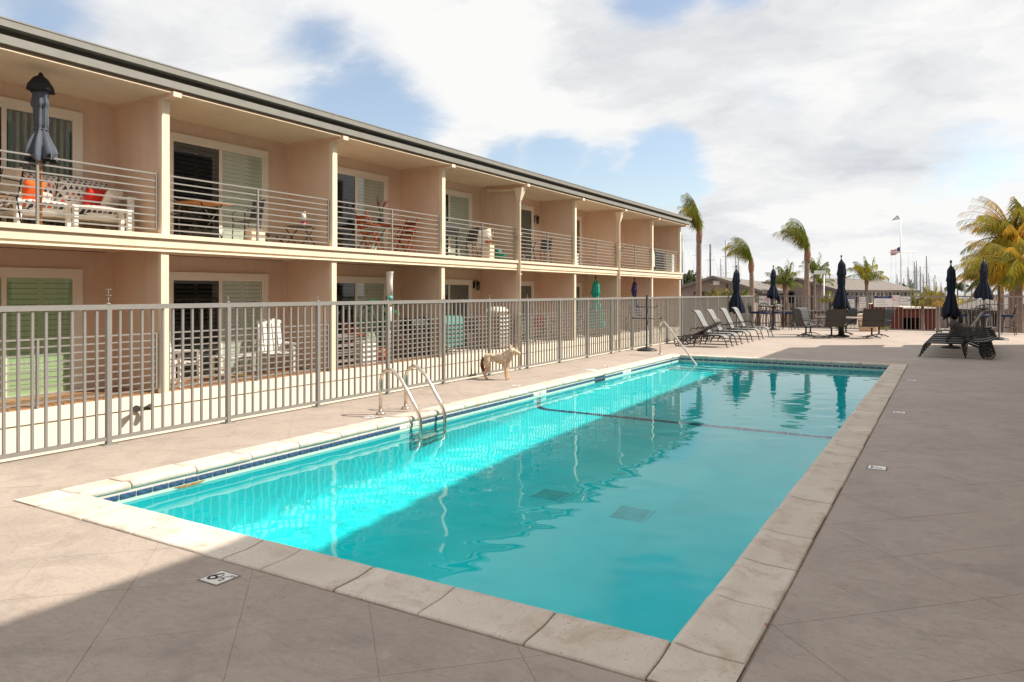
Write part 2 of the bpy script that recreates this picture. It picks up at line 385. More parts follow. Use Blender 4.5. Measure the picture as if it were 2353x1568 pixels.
M['tile'] = mat('blue_tile', (.045, .085, .17), .18, .5, 25, .1, 40, spec=.6)
M['grout'] = mat('pale_grout', (.62, .60, .54), .8, .1, 20)
M['tilewhite'] = mat('white_tile', (.76, .75, .72), .35, .05, 30)
M['lane'] = mat('dark_blue_tile', (.01, .03, .12), .3, .3, 30)
M['plaster'] = mat('turquoise_plaster', (.06, .80, .83), .8, .06, 1.6, .1, 12, spec=.1)
M['bandplaster'] = mat('pale_plaster', (.50, .66, .56), .8, .10, 5)
M['algae'] = mat('algae_stain', (.30, .17, .06), .9, .4, 20)

def water_material():
    m = bpy.data.materials.new('pool_water'); m.use_nodes = True; t = m.node_tree; t.nodes.clear()
    fr = t.nodes.new('ShaderNodeFresnel'); fr.inputs['IOR'].default_value = 1.33
    rf = t.nodes.new('ShaderNodeBsdfRefraction'); rf.inputs['IOR'].default_value = 1.33; rf.inputs['Roughness'].default_value = 0; rf.inputs[0].default_value = (.42, .98, .995, 1)
    gl = t.nodes.new('ShaderNodeBsdfGlossy'); gl.inputs['Roughness'].default_value = 0
    x = t.nodes.new('ShaderNodeMixShader'); o = t.nodes.new('ShaderNodeOutputMaterial')
    t.links.new(fr.outputs[0], x.inputs[0]); t.links.new(rf.outputs[0], x.inputs[1]); t.links.new(gl.outputs[0], x.inputs[2]); t.links.new(x.outputs[0], o.inputs[0])
    return m
M['water'] = water_material()

def text_mesh(s, size, m, align='CENTER'):
    cu = bpy.data.curves.new('lettering', 'FONT'); cu.body = s; cu.size = size; cu.align_x = align; cu.align_y = 'CENTER'; cu.extrude = .0006; cu.resolution_u = 3
    o = bpy.data.objects.new('lettering_tmp', cu); COL.objects.link(o)
    dg = bpy.context.evaluated_depsgraph_get(); dg.update()
    me = bpy.data.meshes.new_from_object(o.evaluated_get(dg)); bpy.data.objects.remove(o); bpy.data.curves.remove(cu)
    me.materials.clear(); me.materials.append(m); me.name = 'lettering'
    return me

# ------------------------------------------------------------------ ground, deck, pool
GZ = -2.75
DX0, DX1, DY0, DY1 = -7.95, 3.40, -6.0, 36.4
struct(MB().add([(-900, -300, GZ), (900, -300, GZ), (900, 2500, GZ), (-900, 2500, GZ)], [(0, 1, 2, 3)]).build('ground', M['asphalt']))
CX0, CX1, CY0, CY1 = -6.41, -0.765, 2.985, 19.20           # outer edge of the coping
PX_0, PX_1, PY_0, PY_1 = -6.06, -1.10, 3.33, 18.86         # inner faces of the pool
SPLIT = 11.0
deck = MB()
def deckbox(x0, x1, y0, y1, top): deck.bb(x0, x1, y0, y1, GZ, top)
G = .012
deckbox(DX0, CX0 - G, DY0, SPLIT, -.003); deckbox(CX1 + G, DX1, DY0, SPLIT, -.003); deckbox(CX0 - G, CX1 + G, DY0, CY0 - G, -.003)
DECK = struct(deck.build('pool_deck', M['deck']))
far = MB()
far.bb(DX0, CX0 - G, SPLIT, DY1, GZ, 0); far.bb(CX1 + G, DX1, SPLIT, DY1, GZ, 0); far.bb(CX0 - G, CX1 + G, CY1 + G, DY1, GZ, 0)
far.build('concrete_slab', M['deckfar'], DECK)
def clip(poly, x0, x1, y0, y1):
    for ax, lim, sg in ((0, x0, 1), (0, x1, -1), (1, y0, 1), (1, y1, -1)):
        out = []
        for i, p in enumerate(poly):
            q = poly[(i + 1) % len(poly)]; dp = (p[ax] - lim) * sg; dq = (q[ax] - lim) * sg
            if dp >= 0: out.append(p)
            if dp * dq < 0:
                t = dp / (dp - dq); out.append((p[0] + (q[0] - p[0]) * t, p[1] + (q[1] - p[1]) * t))
        poly = out
        if len(poly) < 3: return []
    return poly
S_ = .915; gp = .0017
regions = [(DX0, CX0 - G, .9, SPLIT), (CX1 + G, 2.3, .9, SPLIT), (CX0 - G, CX1 + G, .9, CY0 - G)]
rest = [(DX0, CX0 - G, DY0, .9), (CX1 + G, DX1, DY0, .9), (CX0 - G, CX1 + G, DY0, .9), (2.3, DX1, .9, SPLIT)]
for (a, b, c, d) in rest: deck2 = MB().bb(a, b, c, d, -.003, 0).build('concrete_slab', M['deckfar'], DECK)
nslab = 0
for i in range(-16, 24):
    for j in range(-14, 24):
        u0, u1 = 4.54 + S_ * i, 4.54 + S_ * (i + 1); w0, w1 = 3.06 + S_ * j, 3.06 + S_ * (j + 1)      # u = y-x, w = y+x
        u0 += gp; u1 -= gp; w0 += gp; w1 -= gp
        dia = [((w - u) / 2, (w + u) / 2) for u, w in ((u0, w0), (u0, w1), (u1, w1), (u1, w0))]
        for rg in regions:
            pl = clip(dia, *rg)
            if len(pl) >= 3:
                ar = abs(sum(pl[k][0] * pl[(k + 1) % len(pl)][1] - pl[(k + 1) % len(pl)][0] * pl[k][1] for k in range(len(pl)))) / 2
                if ar < .002: continue
                MB().prism(pl, -.0028, random.uniform(-.0006, .0006)).build('paving_slab', M['deck'], DECK); nslab += 1

sl_ = MB(); e_ = .012
for q in ((CX0 - e_, CX0, CY0 - e_, CY1 + e_), (CX1, CX1 + e_, CY0 - e_, CY1 + e_), (CX0, CX1, CY0 - e_, CY0), (CX0, CX1, CY1, CY1 + e_)): sl_.bb(*q, -.06, -.0035)
sl_.build('sealant_strip', mat('joint_sealant', (.24, .19, .155), .9, .2, 20), DECK)
POOL = thing('swimming_pool', 'rectangular swimming pool with pale coping stones and turquoise basin', 'pool', (0, 0, 0))
# basin: walls and sloping floor
def floor_z(y):
    if y < 8.6: return -2.05
    if y < 11.1: return -2.05 + (y - 8.6) / 2.5 * .75
    return -1.30 + (y - 11.1) / 7.8 * .25
ys = [PY_0, 4.5, 6.5, 8.6, 9.8, 11.1, 13, 15, 17, PY_1]
bas = MB(); cv = .22
def ring(y):
    f = floor_z(y); pts = [(PX_0, -.145), (PX_0, f + cv)]
    for k in range(1, 6):
        a = math.pi / 2 * k / 6; pts.append((PX_0 + cv * (1 - math.cos(a)), f + cv * (1 - math.sin(a))))
    pts += [(PX_0 + cv, f), (PX_1 - cv, f)]
    for k in range(5, 0, -1):
        a = math.pi / 2 * k / 6; pts.append((PX_1 - cv * (1 - math.cos(a)), f + cv * (1 - math.sin(a))))
    pts += [(PX_1, f + cv), (PX_1, -.145)]
    return [(p[0], y, p[1]) for p in pts]
rg = [ring(y) for y in ys]; nr = len(rg[0])
bas.add([p for r in rg for p in r], [(j * nr + i, j * nr + i + 1, (j + 1) * nr + i + 1, (j + 1) * nr + i) for j in range(len(ys) - 1) for i in range(nr - 1)], True)
bas.add(rg[0], [tuple(range(nr))]); bas.add(rg[-1], [tuple(range(nr))])
basin = bas.build('basin', M['plaster'], POOL); basin.cycles.is_caustics_receiver = True
# plaster band above and at the water line, grout, tiles
bd = MB(); T = .05
for (x0, x1, y0, y1) in ((PX_0 - T, PX_0, PY_0 - T, PY_1 + T), (PX_1, PX_1 + T, PY_0 - T, PY_1 + T), (PX_0, PX_1, PY_0 - T, PY_0), (PX_0, PX_1, PY_1, PY_1 + T)): bd.bb(x0, x1, y0, y1, -.1452, -.107)
b_ = bd.build('plaster_band', M['bandplaster'], POOL); b_.cycles.is_caustics_receiver = True
gd = MB()
for (x0, x1, y0, y1) in ((PX_0 - T, PX_0 - .003, PY_0 - T, PY_1 + T), (PX_1 + .003, PX_1 + T, PY_0 - T, PY_1 + T), (PX_0, PX_1, PY_0 - T, PY_0 - .003), (PX_0, PX_1, PY_1 + .003, PY_1 + T)): gd.bb(x0, x1, y0, y1, -.107, -.02)
gd.build('grout_bed', M['grout'], POOL)
tl = .139; tm = MB().box((0, 0, 0), (.012, tl, .042)).mesh('tile', M['tile']); tmw = MB().box((0, 0, 0), (.012, tl, .042)).mesh('depth_tile', M['tilewhite'])
marks = {round((11.1 - PY_0) / .1545): '5', round((15.0 - PY_0) / .1545): '3', round((7.45 - PY_0) / .1545): '6'}
n1 = int((PY_1 - PY_0) / .1545)
for i in range(n1):
    y = PY_0 + .085 + i * .1545
    wt = any(abs(i - k) <= 1 for k in marks)
    put('tile', tmw if wt else tm, POOL, (PX_0 + .001, y, -.083)); put('tile', tm, POOL, (PX_1 - .001, y, -.083))
for k, s in marks.items():
    y = PY_0 + .085 + k * .1545
    put('depth_lettering', text_mesh(s + ' FT', .05, M['ink']), POOL, (PX_0 + .0085, y, -.083), (math.pi / 2, 0, math.pi / 2))
n2 = int((PX_1 - PX_0) / .1545)
for i in range(n2):
    x = PX_0 + .09 + i * .1545
    put('tile', tm, POOL, (x, PY_0 - .001 + .002, -.083), (0, 0, math.pi / 2)); put('tile', tm, POOL, (x, PY_1 - .001, -.083), (0, 0, math.pi / 2))
# mortar bed under the coping, then the stones
cb = MB(); cb.bb(CX0, PX_0 - .02, CY0, CY1, -.06, -.012); cb.bb(PX_1 + .02, CX1, CY0, CY1, -.06, -.012); cb.bb(PX_0 - .02, PX_1 + .02, CY0, PY_0 - .02, -.06, -.012); cb.bb(PX_0 - .02, PX_1 + .02, PY_1 + .02, CY1, -.06, -.012)
cb.build('mortar_bed', M['mortar'], POOL)
def stone(p0, p1, ax, w):
    """one coping stone: rolled lip towards the water; p0-p1 along the outer edge, ax to the water"""
    prof = [(0, -.010), (.004, .006), (.02, .012), (w * .55, .013), (w * .72, .019), (w * .84, .027), (w * .92, .030), (w * .97, .027), (w + .012, .012), (w + .018, -.006), (w + .012, -.026), (w, -.042), (w * .9, -.048), (.03, -.014)]
    p0, p1 = Vector(p0), Vector(p1); L = (p1 - p0).length; d = (p1 - p0).normalized(); m = MB(); ns = 5; nn = len(prof)
    secs = [(0.004, .985, -.004), (.016, 1, 0)] + [(L * k / ns, 1, 0) for k in range(1, ns)] + [(L - .016, 1, 0), (L - .004, .985, -.004)]
    vs = []; dz = random.uniform(-.003, .003); t0 = random.uniform(-.004, .004)
    for s, sc, off in secs:
        wob = .004 * noise.noise(Vector((p0.x + d.x * s, p0.y + d.y * s, 3.1)) * 3)
        for a, z in prof: vs.append(p0 + d * s + Vector(ax) * (a * sc + t0 + wob) + Vector((0, 0, z + off + dz)))
    k = len(secs)
    fs = [(i * nn + j, (i + 1) * nn + j, (i + 1) * nn + (j + 1) % nn, i * nn + (j + 1) % nn) for i in range(k - 1) for j in range(nn)]
    m.add(vs, fs, True); o = 0; m.f += [tuple(range(nn)), tuple((k - 1) * nn + j for j in range(nn - 1, -1, -1))]; m.sm += [False, False]
    return m.build('coping_stone', M['coping'], POOL)
cw = PX_0 - CX0
yj = [CY0 + .34, 3.97, 4.60, 5.24, 5.86, 6.19] + [6.19 + .633 * k for k in range(1, 21)] + [CY1 - .34]
for a, b in zip(yj[:-1], yj[1:]):
    stone((CX1, a, 0), (CX1, b, 0), (-1, 0, 0), cw - .015); 
yl = [CY0 + .34] + [3.75 + .635 * k for k in range(0, 24)] + [CY1 - .34]
for a, b in zip(yl[:-1], yl[1:]): stone((CX0, a, 0), (CX0, b, 0), (1, 0, 0), cw)
xj = [CX1 - .34, -1.71, -2.34, -2.93, -3.52, -3.87, -4.83, -5.45, CX0 + .34]
for a, b in zip(xj[:-1], xj[1:]): stone((a, CY0, 0), (b, CY0, 0), (0, 1, 0), cw)
xf = [CX0 + .34 + (CX1 - CX0 - .68) * k / 8 for k in range(9)]
for a, b in zip(xf[:-1], xf[1:]): stone((a, CY1, 0), (b, CY1, 0), (0, -1, 0), cw)
for (cx, cy_, sx, sy) in ((CX0, CY0, 1, 1), (CX1, CY0, -1, 1), (CX0, CY1, 1, -1), (CX1, CY1, -1, -1)):
    m = MB(); nn = 8
    def cs(u, v):
        q = max(0.0, min(u, v)); z = .012 + .018 * max(0, (q - .55) / .45) ** 1.2
        return Vector((cx + sx * (.004 + u * .336), cy_ + sy * (.004 + v * .336), z if 0 < u < 1 and 0 < v < 1 else z - .006))
    m.grid(cs, nn, nn)
    m.bb(cx + sx * .006, cx + sx * .338, cy_ + sy * .006, cy_ + sy * .338, -.045, .0055)
    m.build('coping_stone', M['coping'], POOL)
# lane line at the break of slope, drains, steps
ln = MB(); yL = 11.1; seg = []
pts = [(PX_0, -.20)] + [(p[0], p[2]) for p in ring(yL)[1:-1]] + [(PX_1, -.20)]
for (a, b) in zip(pts[:-1], pts[1:]):
    A = Vector((a[0], yL, a[1])); B = Vector((b[0], yL, b[1])); L = (B - A).length; n = max(1, round(L / .16))
    for k in range(n):
        p, q = A.lerp(B, (k + .04) / n), A.lerp(B, (k + .96) / n); ln.bar(p, q, .13, .012, up=(0, 0, 1) if abs((B - A).normalized().z) < .9 else (1, 0, 0))
stuff(ln.build('lane_line', M['lane'], POOL)).cycles.is_caustics_receiver = True
def under(x, y, zf):
    s = gnd(x, y, -.14); v = ray(x, y).normalized(); h = Vector((v.x, v.y, 0)); sn = h.length / 1.33; tn = sn / math.sqrt(1 - sn * sn)
    return s + h.normalized() * tn * (-.14 - zf) + Vector((0, 0, zf + .14))
for (x, y) in ((1268, 1138), (1452, 1181)):
    c = under(x, y, -2.05); d = MB()
    for k in range(11): d.bb(c.x - .17, c.x + .17, c.y - .17 + k * .032, c.y - .17 + k * .032 + .016, -2.05, -2.025)
    d.bb(c.x - .19, c.x - .17, c.y - .19, c.y + .19, -2.05, -2.02); d.bb(c.x + .17, c.x + .19, c.y - .19, c.y + .19, -2.05, -2.02)
    o = d.build('drain_grate', mat('drain_grey', (.06, .74, .77), .6, .1), POOL); o.cycles.is_caustics_receiver = True
    d = MB().bb(c.x - .18, c.x + .18, c.y - .18, c.y + .18, -2.052, -2.046).build('drain_frame', mat('drain_dark', (.045, .60, .64), .6, .1), POOL)
for k in range(4):
    yb = PY_1 - .32 * (4 - k) + .0; zt = -.42 - (3 - k) * 0 - .2 * (0 if k == 3 else (3 - k))
    o = MB().bb(PX_0, PX_0 + 2.3, yb, PY_1 - .32 * (3 - k), -1.4, zt).build('step', M['plaster'], POOL); o.cycles.is_caustics_receiver = True
    o = MB().bb(PX_0 + .02, PX_0 + 2.3, yb - .006, yb + .05, zt - .004, zt + .006).build('step_nosing', M['lane'], o); o.cycles.is_caustics_receiver = True
o = MB().grid(lambda u, v: Vector((PX_0 + .004, 4.15 + u * .34 , -.118 - .03 * v * (1 - (2 * u - 1) ** 2) )), 8, 3).build('algae_stain', M['algae'], POOL)
MB().bb(PX_0 - .02, PX_0 + .006, 13.45, 13.95, -.16, -.03).build('skimmer_mouth', M['darkhole'], POOL)

# water surface with small real waves
nx, ny = 150, 470; V = []
wx0, wx1, wy0, wy1 = PX_0 + .001, PX_1 - .001, PY_0 + .001, PY_1 - .001
rw = random.Random(3); comps = []
for k in range(20):
    lam = 0.16 * (1.25 ** k) if k < 9 else rw.uniform(.18, .6); th = rw.uniform(-.9, .9) + R_(100)
    comps.append((2 * math.pi / lam * math.cos(th), 2 * math.pi / lam * math.sin(th), rw.uniform(0, 6.28), .00015 * lam ** .85))
for j in range(ny + 1):
    y = wy0 + (wy1 - wy0) * j / ny
    for i in range(nx + 1):
        x = wx0 + (wx1 - wx0) * i / nx
        am = .75 + .9 * noise.noise(Vector((x * .35, y * .35, 1.7)))
        am = max(.25, am) * (1.0 + .5 * (y - 4) / 14)
        V.append((x, y, -.14 + am * 2.0 * sum(a * math.sin(kx * x + ky * y + p) for kx, ky, p, a in comps)))
wm = bpy.data.meshes.new('pool_water')
wm.from_pydata(V, [], [(j * (nx + 1) + i, j * (nx + 1) + i + 1, (j + 1) * (nx + 1) + i + 1, (j + 1) * (nx + 1) + i) for j in range(ny) for i in range(nx)])
wm.polygons.foreach_set('use_smooth', [True] * len(wm.polygons)); wm.materials.append(M['water'])
wobj = struct(put('pool_water', wm)); wobj.cycles.is_caustics_caster = True

# ------------------------------------------------------------------ apartment building
BX = -11.10; BACK = -12.45; PIT = 3.885
YC = [7.46 + PIT * k for k in range(-2, 8)]                 # party-wall lines
BLD = thing('apartment_building', 'long beige two-storey apartment building with balconies behind the grey fence', 'building', (-16.0, 17, GZ))
BL = Vector((16.0, -17, -GZ))
def bp(mb, name, m, parent=None): return mb.build(name, M[m], parent or BLD, BL if parent is None else (0, 0, 0))
yA, yB = YC[0], YC[-1]
body = MB()
body.bb(-22, BACK, yA, yB + .06, GZ, 4.93)
bp(body, 'wall', 'stucco')
fl = MB(); fl.bb(BACK, BX - .02, yA, yB + .06, GZ, -.20); bp(fl, 'lower_wall', 'lowerwall')
fl = MB(); fl.bb(BACK, BX, yA, yB + .06, -.192, 0); bp(fl, 'patio_edge', 'lowerwall')
# balcony slab with stepped edge
sb = MB(); sb.extrude([(0, 2.36), (1.30, 2.36), (1.30, 2.335), (1.385, 2.335), (1.385, 2.35), (1.36, 2.36), (1.36, 2.405), (1.39, 2.405), (1.39, 2.515), (1.37, 2.52), (1.37, 2.54), (1.43, 2.55), (1.43, 2.62), (1.40, 2.625), (0, 2.605)], (BACK, yA, 0), (BACK, yB + .22, 0), (1, 0, 0))
bp(sb, 'balcony_slab', 'trim')
cl = MB().bb(BACK + .001, BX - .06, yA, yB, 2.352, 2.358); bp(cl, 'patio_ceiling', 'soffit')
# roof and eave
rf = MB(); rf.bb(-22.4, -10.98, yA - .5, yB + .62, 4.93, 5.24); roof = bp(rf, 'roof', 'darkfascia')
MB().bb(-22.5, -10.76, yA - .52, yB + .74, 5.205, 5.30).build('fascia_board', M['fascia'], roof)
MB().bb(-22.5, -10.752, yA - .53, yB + .75, 5.302, 5.322).build('roof_edge', M['fascia'], roof)
MB().bb(-22.3, -11.1, yA - .4, yB + .5, 5.322, 5.34).build('roof_gravel', M['roof'], roof)
MB().bb(-22.4, -10.80, yA - .51, yB + .66, 4.985, 5.10).build('fascia_board', M['fascia'], roof)
MB().bb(-22.4, -10.84, yA - .51, yB + .60, 4.915, 4.927).build('eave_strip', M['trim'], roof)
MB().bb(-22.0, -10.93, yA, yB + .55, 4.922, 4.99).build('soffit', M['soffit'], roof)
# per bay: party walls, posts, beam ends, railings, doors
pw_up = MB().bb(BACK, BX - .06, -.05, .05, 2.61, 4.93).mesh('party_wall', M['stucco'])
pw_lo = MB().bb(BACK, BX - .06, -.05, .05, 0, 2.36).mesh('party_wall', M['stucco'])
po_up = MB().bb(BX - .085, BX + .015, -.07, .07, 2.62, 4.86).mesh('post', M['trim'])
po_lo = MB().bb(BX - .085, BX - .005, -.07, .07, 0, 2.345).mesh('post', M['trim'])
beam = MB().bb(BACK, -10.78, -.075, .075, 4.845, 4.928).mesh('beam_end', M['stucco'])
beamtip = MB().bb(-10.78, -10.772, -.073, .073, 4.847, 4.925).mesh('beam_cap', M['trim'])
for y in YC:
    lo = BL + Vector((0, y, 0))
    for nm, me in (('party_wall', pw_up), ('party_wall', pw_lo), ('post', po_up), ('post', po_lo)): put(nm, me, BLD, lo)
    b = put('beam', beam, BLD, lo); put('beam_cap', beamtip, b)
    # dark strip at the back of each patio ceiling
    MB().bb(BACK + .10, BACK + .16, y + .06, y + PIT - .3, 2.345, 2.354).build('ceiling_strip', M['darkhole'], BLD, BL) if y < yB - 1 else None
RX = BX - .07
span = PIT - .2
barm = MB().bb(-.008, .008, 0, span, -.011, .011).mesh('rail_bar', M['rail'])
barm0 = MB().bb(-.014, .014, 0, span, -.012, .012).mesh('rail_bar', M['rail'])
frm = MB()
for y in (0, span / 2 - .012, span - .03): frm.bb(-.016, .016, y, y + .03, -.46, .46 if y != span / 2 - .012 else .44)
frm_up = MB();
for y in (0, span - .03): frm_up.bb(-.016, .016, y, y + .03, .08, 1.0)
frm_up.bb(-.02, .02, span / 2 - .017, span / 2 + .017, 0, .995)
frm_up = frm_up.mesh('rail_frame', M['rail'])
for lev, z in ((0, 2.62), (1, 0.0)):
    for k, y in enumerate(YC[:-1]):
        r = put('railing', frm_up, BLD, BL + Vector((RX, y + .1, z)))
        for i in range(9): put('rail_bar', barm0 if i == 8 else barm, r, (0, 0, .085 + i * .1135))
# sliding doors
def door(y0, z0, slat, glass, kind='louver', back='room', w=2.15, h=1.94):
    X = BACK + .004
    m = MB(); fw = .11
    m.bb(X, X + .05, y0 - fw, y0, z0, z0 + h + fw); m.bb(X, X + .05, y0 + w, y0 + w + fw, z0, z0 + h + fw); m.bb(X, X + .05, y0, y0 + w, z0 + h, z0 + h + fw)
    m.bb(X, X + .035, y0, y0 + .05, z0, z0 + h); m.bb(X, X + .035, y0 + w - .05, y0 + w, z0, z0 + h); m.bb(X, X + .035, y0 + .05, y0 + w - .05, z0 + h - .05, z0 + h); m.bb(X, X + .035, y0 + .05, y0 + w - .05, z0, z0 + .05)
    m.bb(X, X + .045, y0 + w / 2 - .035, y0 + w / 2 + .035, z0 + .05, z0 + h - .05)
    d = bp(m, 'sliding_door', 'vinyl')
    MB().bar((X + .06, y0 + w / 2 + .0, z0 + .85), (X + .06, y0 + w / 2 + .0, z0 + 1.1), .018).bb(X + .045, X + .06, y0 + w / 2 - .012, y0 + w / 2 + .012, z0 + .84, z0 + .87).build('handle', M['whiteplastic'], d)
    MB().bb(X + .002, X + .10, y0 - .02, y0 + w + .02, z0 + .002, z0 + .028).build('track', M['rail'], d)
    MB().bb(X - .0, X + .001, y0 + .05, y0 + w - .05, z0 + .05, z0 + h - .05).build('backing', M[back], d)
    for (a, b) in ((y0 + .05, y0 + w / 2 - .035), (y0 + w / 2 + .035, y0 + w - .05)):
        MB().bb(X + .028, X + .031, a, b, z0 + .05, z0 + h - .05).build('pane', M['glassdark' if a < y0 + .2 and glass == 'glass' else glass], d)
        if kind == 'louver':
            n = 22; sm = MB(); L = b - a
            ang = R_(38); hh = (h - .1) / n
            for half in (0, 1):
                c0, c1 = a + L * half / 2 + .03, a + L * (half + 1) / 2 - .03
                st = MB(); st.bb(X + .004, X + .022, c0 - .028, c0 + .012, z0 + .05, z0 + h - .05); st.bb(X + .004, X + .022, c1 - .012, c1 + .028, z0 + .05, z0 + h - .05); st.build('stile', M[slat], d)
                me = MB().box((0, 0, 0), (.007, c1 - c0 - .026, hh * (.70 if a < y0 + .2 else .92)), M=Matrix.Rotation(R_(6), 3, 'Y')).mesh('slat', M[slat])
                for i in range(n): put('slat', me, d, (X + .015, (c0 + c1) / 2, z0 + .05 + hh * (i + .5)))
        elif kind == 'vertical':
            n = 9; me = MB().box((0, 0, 0), (.02, .055, h - .14), M=Matrix.Rotation(R_(20), 3, 'Z')).mesh('slat', M[slat])
            for i in range(n): put('slat', me, d, (X + .014, a + (b - a) * (i + .5) / n, z0 + h / 2))
        else:
            MB().grid(lambda u, v: Vector((X + .012 + .006 * math.sin(u * 40), a + (b - a) * u, z0 + .05 + (h - .1) * v)), 40, 1).build('curtain', M['curtain'], d)
    return d
for k, y in enumerate(YC[:-1]):
    y0 = y + 1.0
    if k == 0: continue
    up = {1: ('blind', 'glass', 'vertical'), 2: ('slat', 'glass', 'louver'), 3: ('slat', 'glass', 'louver'), 4: ('slat', 'glass', 'louver')}.get(k, ('slat', 'glass', 'curtain'))
    lo = {1: ('slatgreen', 'glassgreen', 'louver'), 2: ('slat', 'glass', 'louver'), 3: ('slat', 'glass', 'louver')}.get(k, ('slat', 'glass', 'curtain'))
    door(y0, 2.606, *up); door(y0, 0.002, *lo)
# timber boards on the first patios
for y in YC[1:4]:
    me = MB().bb(BACK + .02, BX - .1, -.068, .068, .002, .03).mesh('deck_board', M['wood'])
    for i in range(25): put('deck_board', me, BLD, BL + Vector((0, y + .16 + i * .149, 0)))
# rainwater heads and downpipes
for y in (YC[5], YC[7]):
    m = MB(); yy = y - .13
    m.tube([(-10.97, yy, 4.72), (-11.02, yy, 4.45), (-11.02, yy, GZ)], .045, 10)
    dp = bp(m, 'downpipe', 'trim')
    h = MB(); h.add([(-11.14, yy - .13, 4.80), (-10.86, yy - .13, 4.80), (-10.86, yy + .13, 4.80), (-11.14, yy + .13, 4.80), (-11.08, yy - .05, 4.42), (-10.97, yy - .05, 4.42), (-10.97, yy + .05, 4.42), (-11.08, yy + .05, 4.42)],
                    [(0, 1, 2, 3), (4, 5, 6, 7), (0, 1, 5, 4), (1, 2, 6, 5), (2, 3, 7, 6), (3, 0, 4, 7)])
    h.build('rainwater_head', M['trim'], dp)
    for z in (3.4, 2.2, 1.0): MB().bb(-11.10, -10.965, yy - .055, yy + .055, z, z + .03).build('bracket', M['trim'], dp)
m = MB().tube([(-10.99, YC[5] - .18, 4.78), (-11.4, YC[5] - .18, 4.76), (-12.1, YC[5] - .2, 4.80), (-12.15, YC[5] - .2, 4.9)], .035, 8); bp(m, 'drain_pipe', 'trim')

# ------------------------------------------------------------------ opposite wing: stands right of the frame and shades the pool
WX, WY1, WH = 2.85, 27.85, 8.55
OPP = thing('apartment_wing', 'opposite beige wing whose shade covers the pool and deck', 'building', (7, 10, 0))
OL = Vector((-7, -10, 0))
MB().bb(WX, 12, -14, WY1, GZ, WH - .3).build('wall', M['stucco'], OPP, OL)
MB().bb(WX - .01, 12.4, -14.5, WY1 + .01, WH - .3, WH).build('roof', M['fascia'], OPP, OL)
for z in (0, 2.75, 5.5):
    for y in range(-6, 27, 4):
        o = MB().bb(WX - .06, WX - .004, y + .6, y + 2.9, z + .08, z + 2.15).build('window_frame', M['vinyl'], OPP, OL)
        MB().bb(WX - .075, WX - .062, y + .7, y + 2.8, z + .18, z + 2.05).build('pane', M['carglass'], o)

# ------------------------------------------------------------------ fences
def fence(name, label, p0, p1, bay, npk, m='fence', n_from=0, n_to=None, sm=.025, finial=False, rails=((.045, .085), (1.475, 1.53)), pst=.052, flip=0):
    p0, p1 = Vector(p0), Vector(p1); L = (p1 - p0).length; d = (p1 - p0) / L; rz = math.atan2(d.y, d.x)
    F = thing(name, label, 'fence', p0, rz)
    pm = MB().bb(-pst / 2, pst / 2, -pst / 2, pst / 2, 0, 1.475).mesh('post', M[m]); km = MB().bb(-sm / 2, sm / 2, -sm / 2, sm / 2, rails[0][1], rails[1][0]).mesh('picket', M[m])
    nb = int(round(L / bay)); 
    bm_ = MB().bb(-.075, .075, -.06, .06, 0.001, .008).mesh('base_plate', M[m])
    for i in range(nb + 1):
        x = min(i * bay, L); put('post', pm, F, (x, 0, 0)); put('base_plate', bm_, F, (x, 0, 0))
        if i < nb:
            for k in range(1, npk): put('picket', km, F, (x + bay * k / npk, 0, 0))
    for (a, b) in rails:
        MB().bb(-.02, L + .02, -.024 if b > 1 else -.019, .024 if b > 1 else .019, a, b).build('rail', M[m], F)
    return F
FX = -7.88
LF = fence('pool_fence', 'long grey metal picket fence between pool deck and apartment building', (FX, 4.62 - 1.55 * 3, 0), (FX, 4.62 + 1.55 * 20, 0), 1.55, 12)
yend = 4.62 + 1.55 * 20
wire = MB()
for i in range(0, 24):
    x = i * 1.55; s = MB(); s.tube([(x, 0, 1.53), (x, 0, 1.61)], .004, 5)
    if i == 3:
        s.tube([(x, 0, 1.61), (x, 0, 1.70)], .004, 5); s.tube([(x, -.05, 1.695), (x, .05, 1.695)], .006, 5); s.tube([(x, -.05, 1.63), (x, .05, 1.63)], .006, 5)
    s.lathe([(.03, 1.53), (.018, 1.545), (.004, 1.55)], 8, (x, 0, 0)); s.build('wire_bracket', M['rail'], LF)
FF = fence('pool_fence', 'grey picket fence hung with white signs at far end of deck', (FX, yend, 0), (3.4, yend, 0), 1.88, 12, sm=.022, m='fence')

# ------------------------------------------------------------------ pool equipment
LAD = thing('pool_ladder', 'polished steel pool ladder with two curved rails at left pool edge', 'ladder', (-6.64, 7.93, 0))
for s in (-1, 1):
    y = s * .27; pts = [(0, y, 0), (0, y, .40)]
    pts += [(.0 + .17 - .17 * math.cos(a), y, .43 + .19 * math.sin(a)) for a in [math.pi * k / 12 for k in range(0, 8)]]
    pts += [(.36, y, .50), (.60, y, .16), (.66, y, .05), (.685, y, -.03), (.69, y, -.20), (.69, y, -1.05)]
    MB().tube(pts, .0245, 12).build('rail', M['steel'], LAD)
    MB().lathe([(.062, 0.002), (.062, .02), (.05, .032), (.026, .036)], 16, (0, y, 0)).build('flange', M['steel'], LAD)
for k in range(4): MB().bb(.655, .735, -.25, .25, -.34 - .24 * k, -.315 - .24 * k).build('tread', M['steel'], LAD)
HR = thing('handrail', 'single bent steel handrail leading down the pool steps', 'handrail', (-6.62, 18.95, 0))
dirv = Vector((1.23, -.85, 0)); D = dirv.length; dv = dirv.normalized()
pr = [(0, 0), (0, .70)] + [(.13 - .13 * math.cos(a), .75 + .14 * math.sin(a)) for a in [math.pi * k / 10 for k in range(0, 8)]] + [(D, -.14), (D + .45, -.60)]
MB().tube([(dv.x * a, dv.y * a, z) for a, z in pr], .024, 12).build('rail', M['steel'], HR)
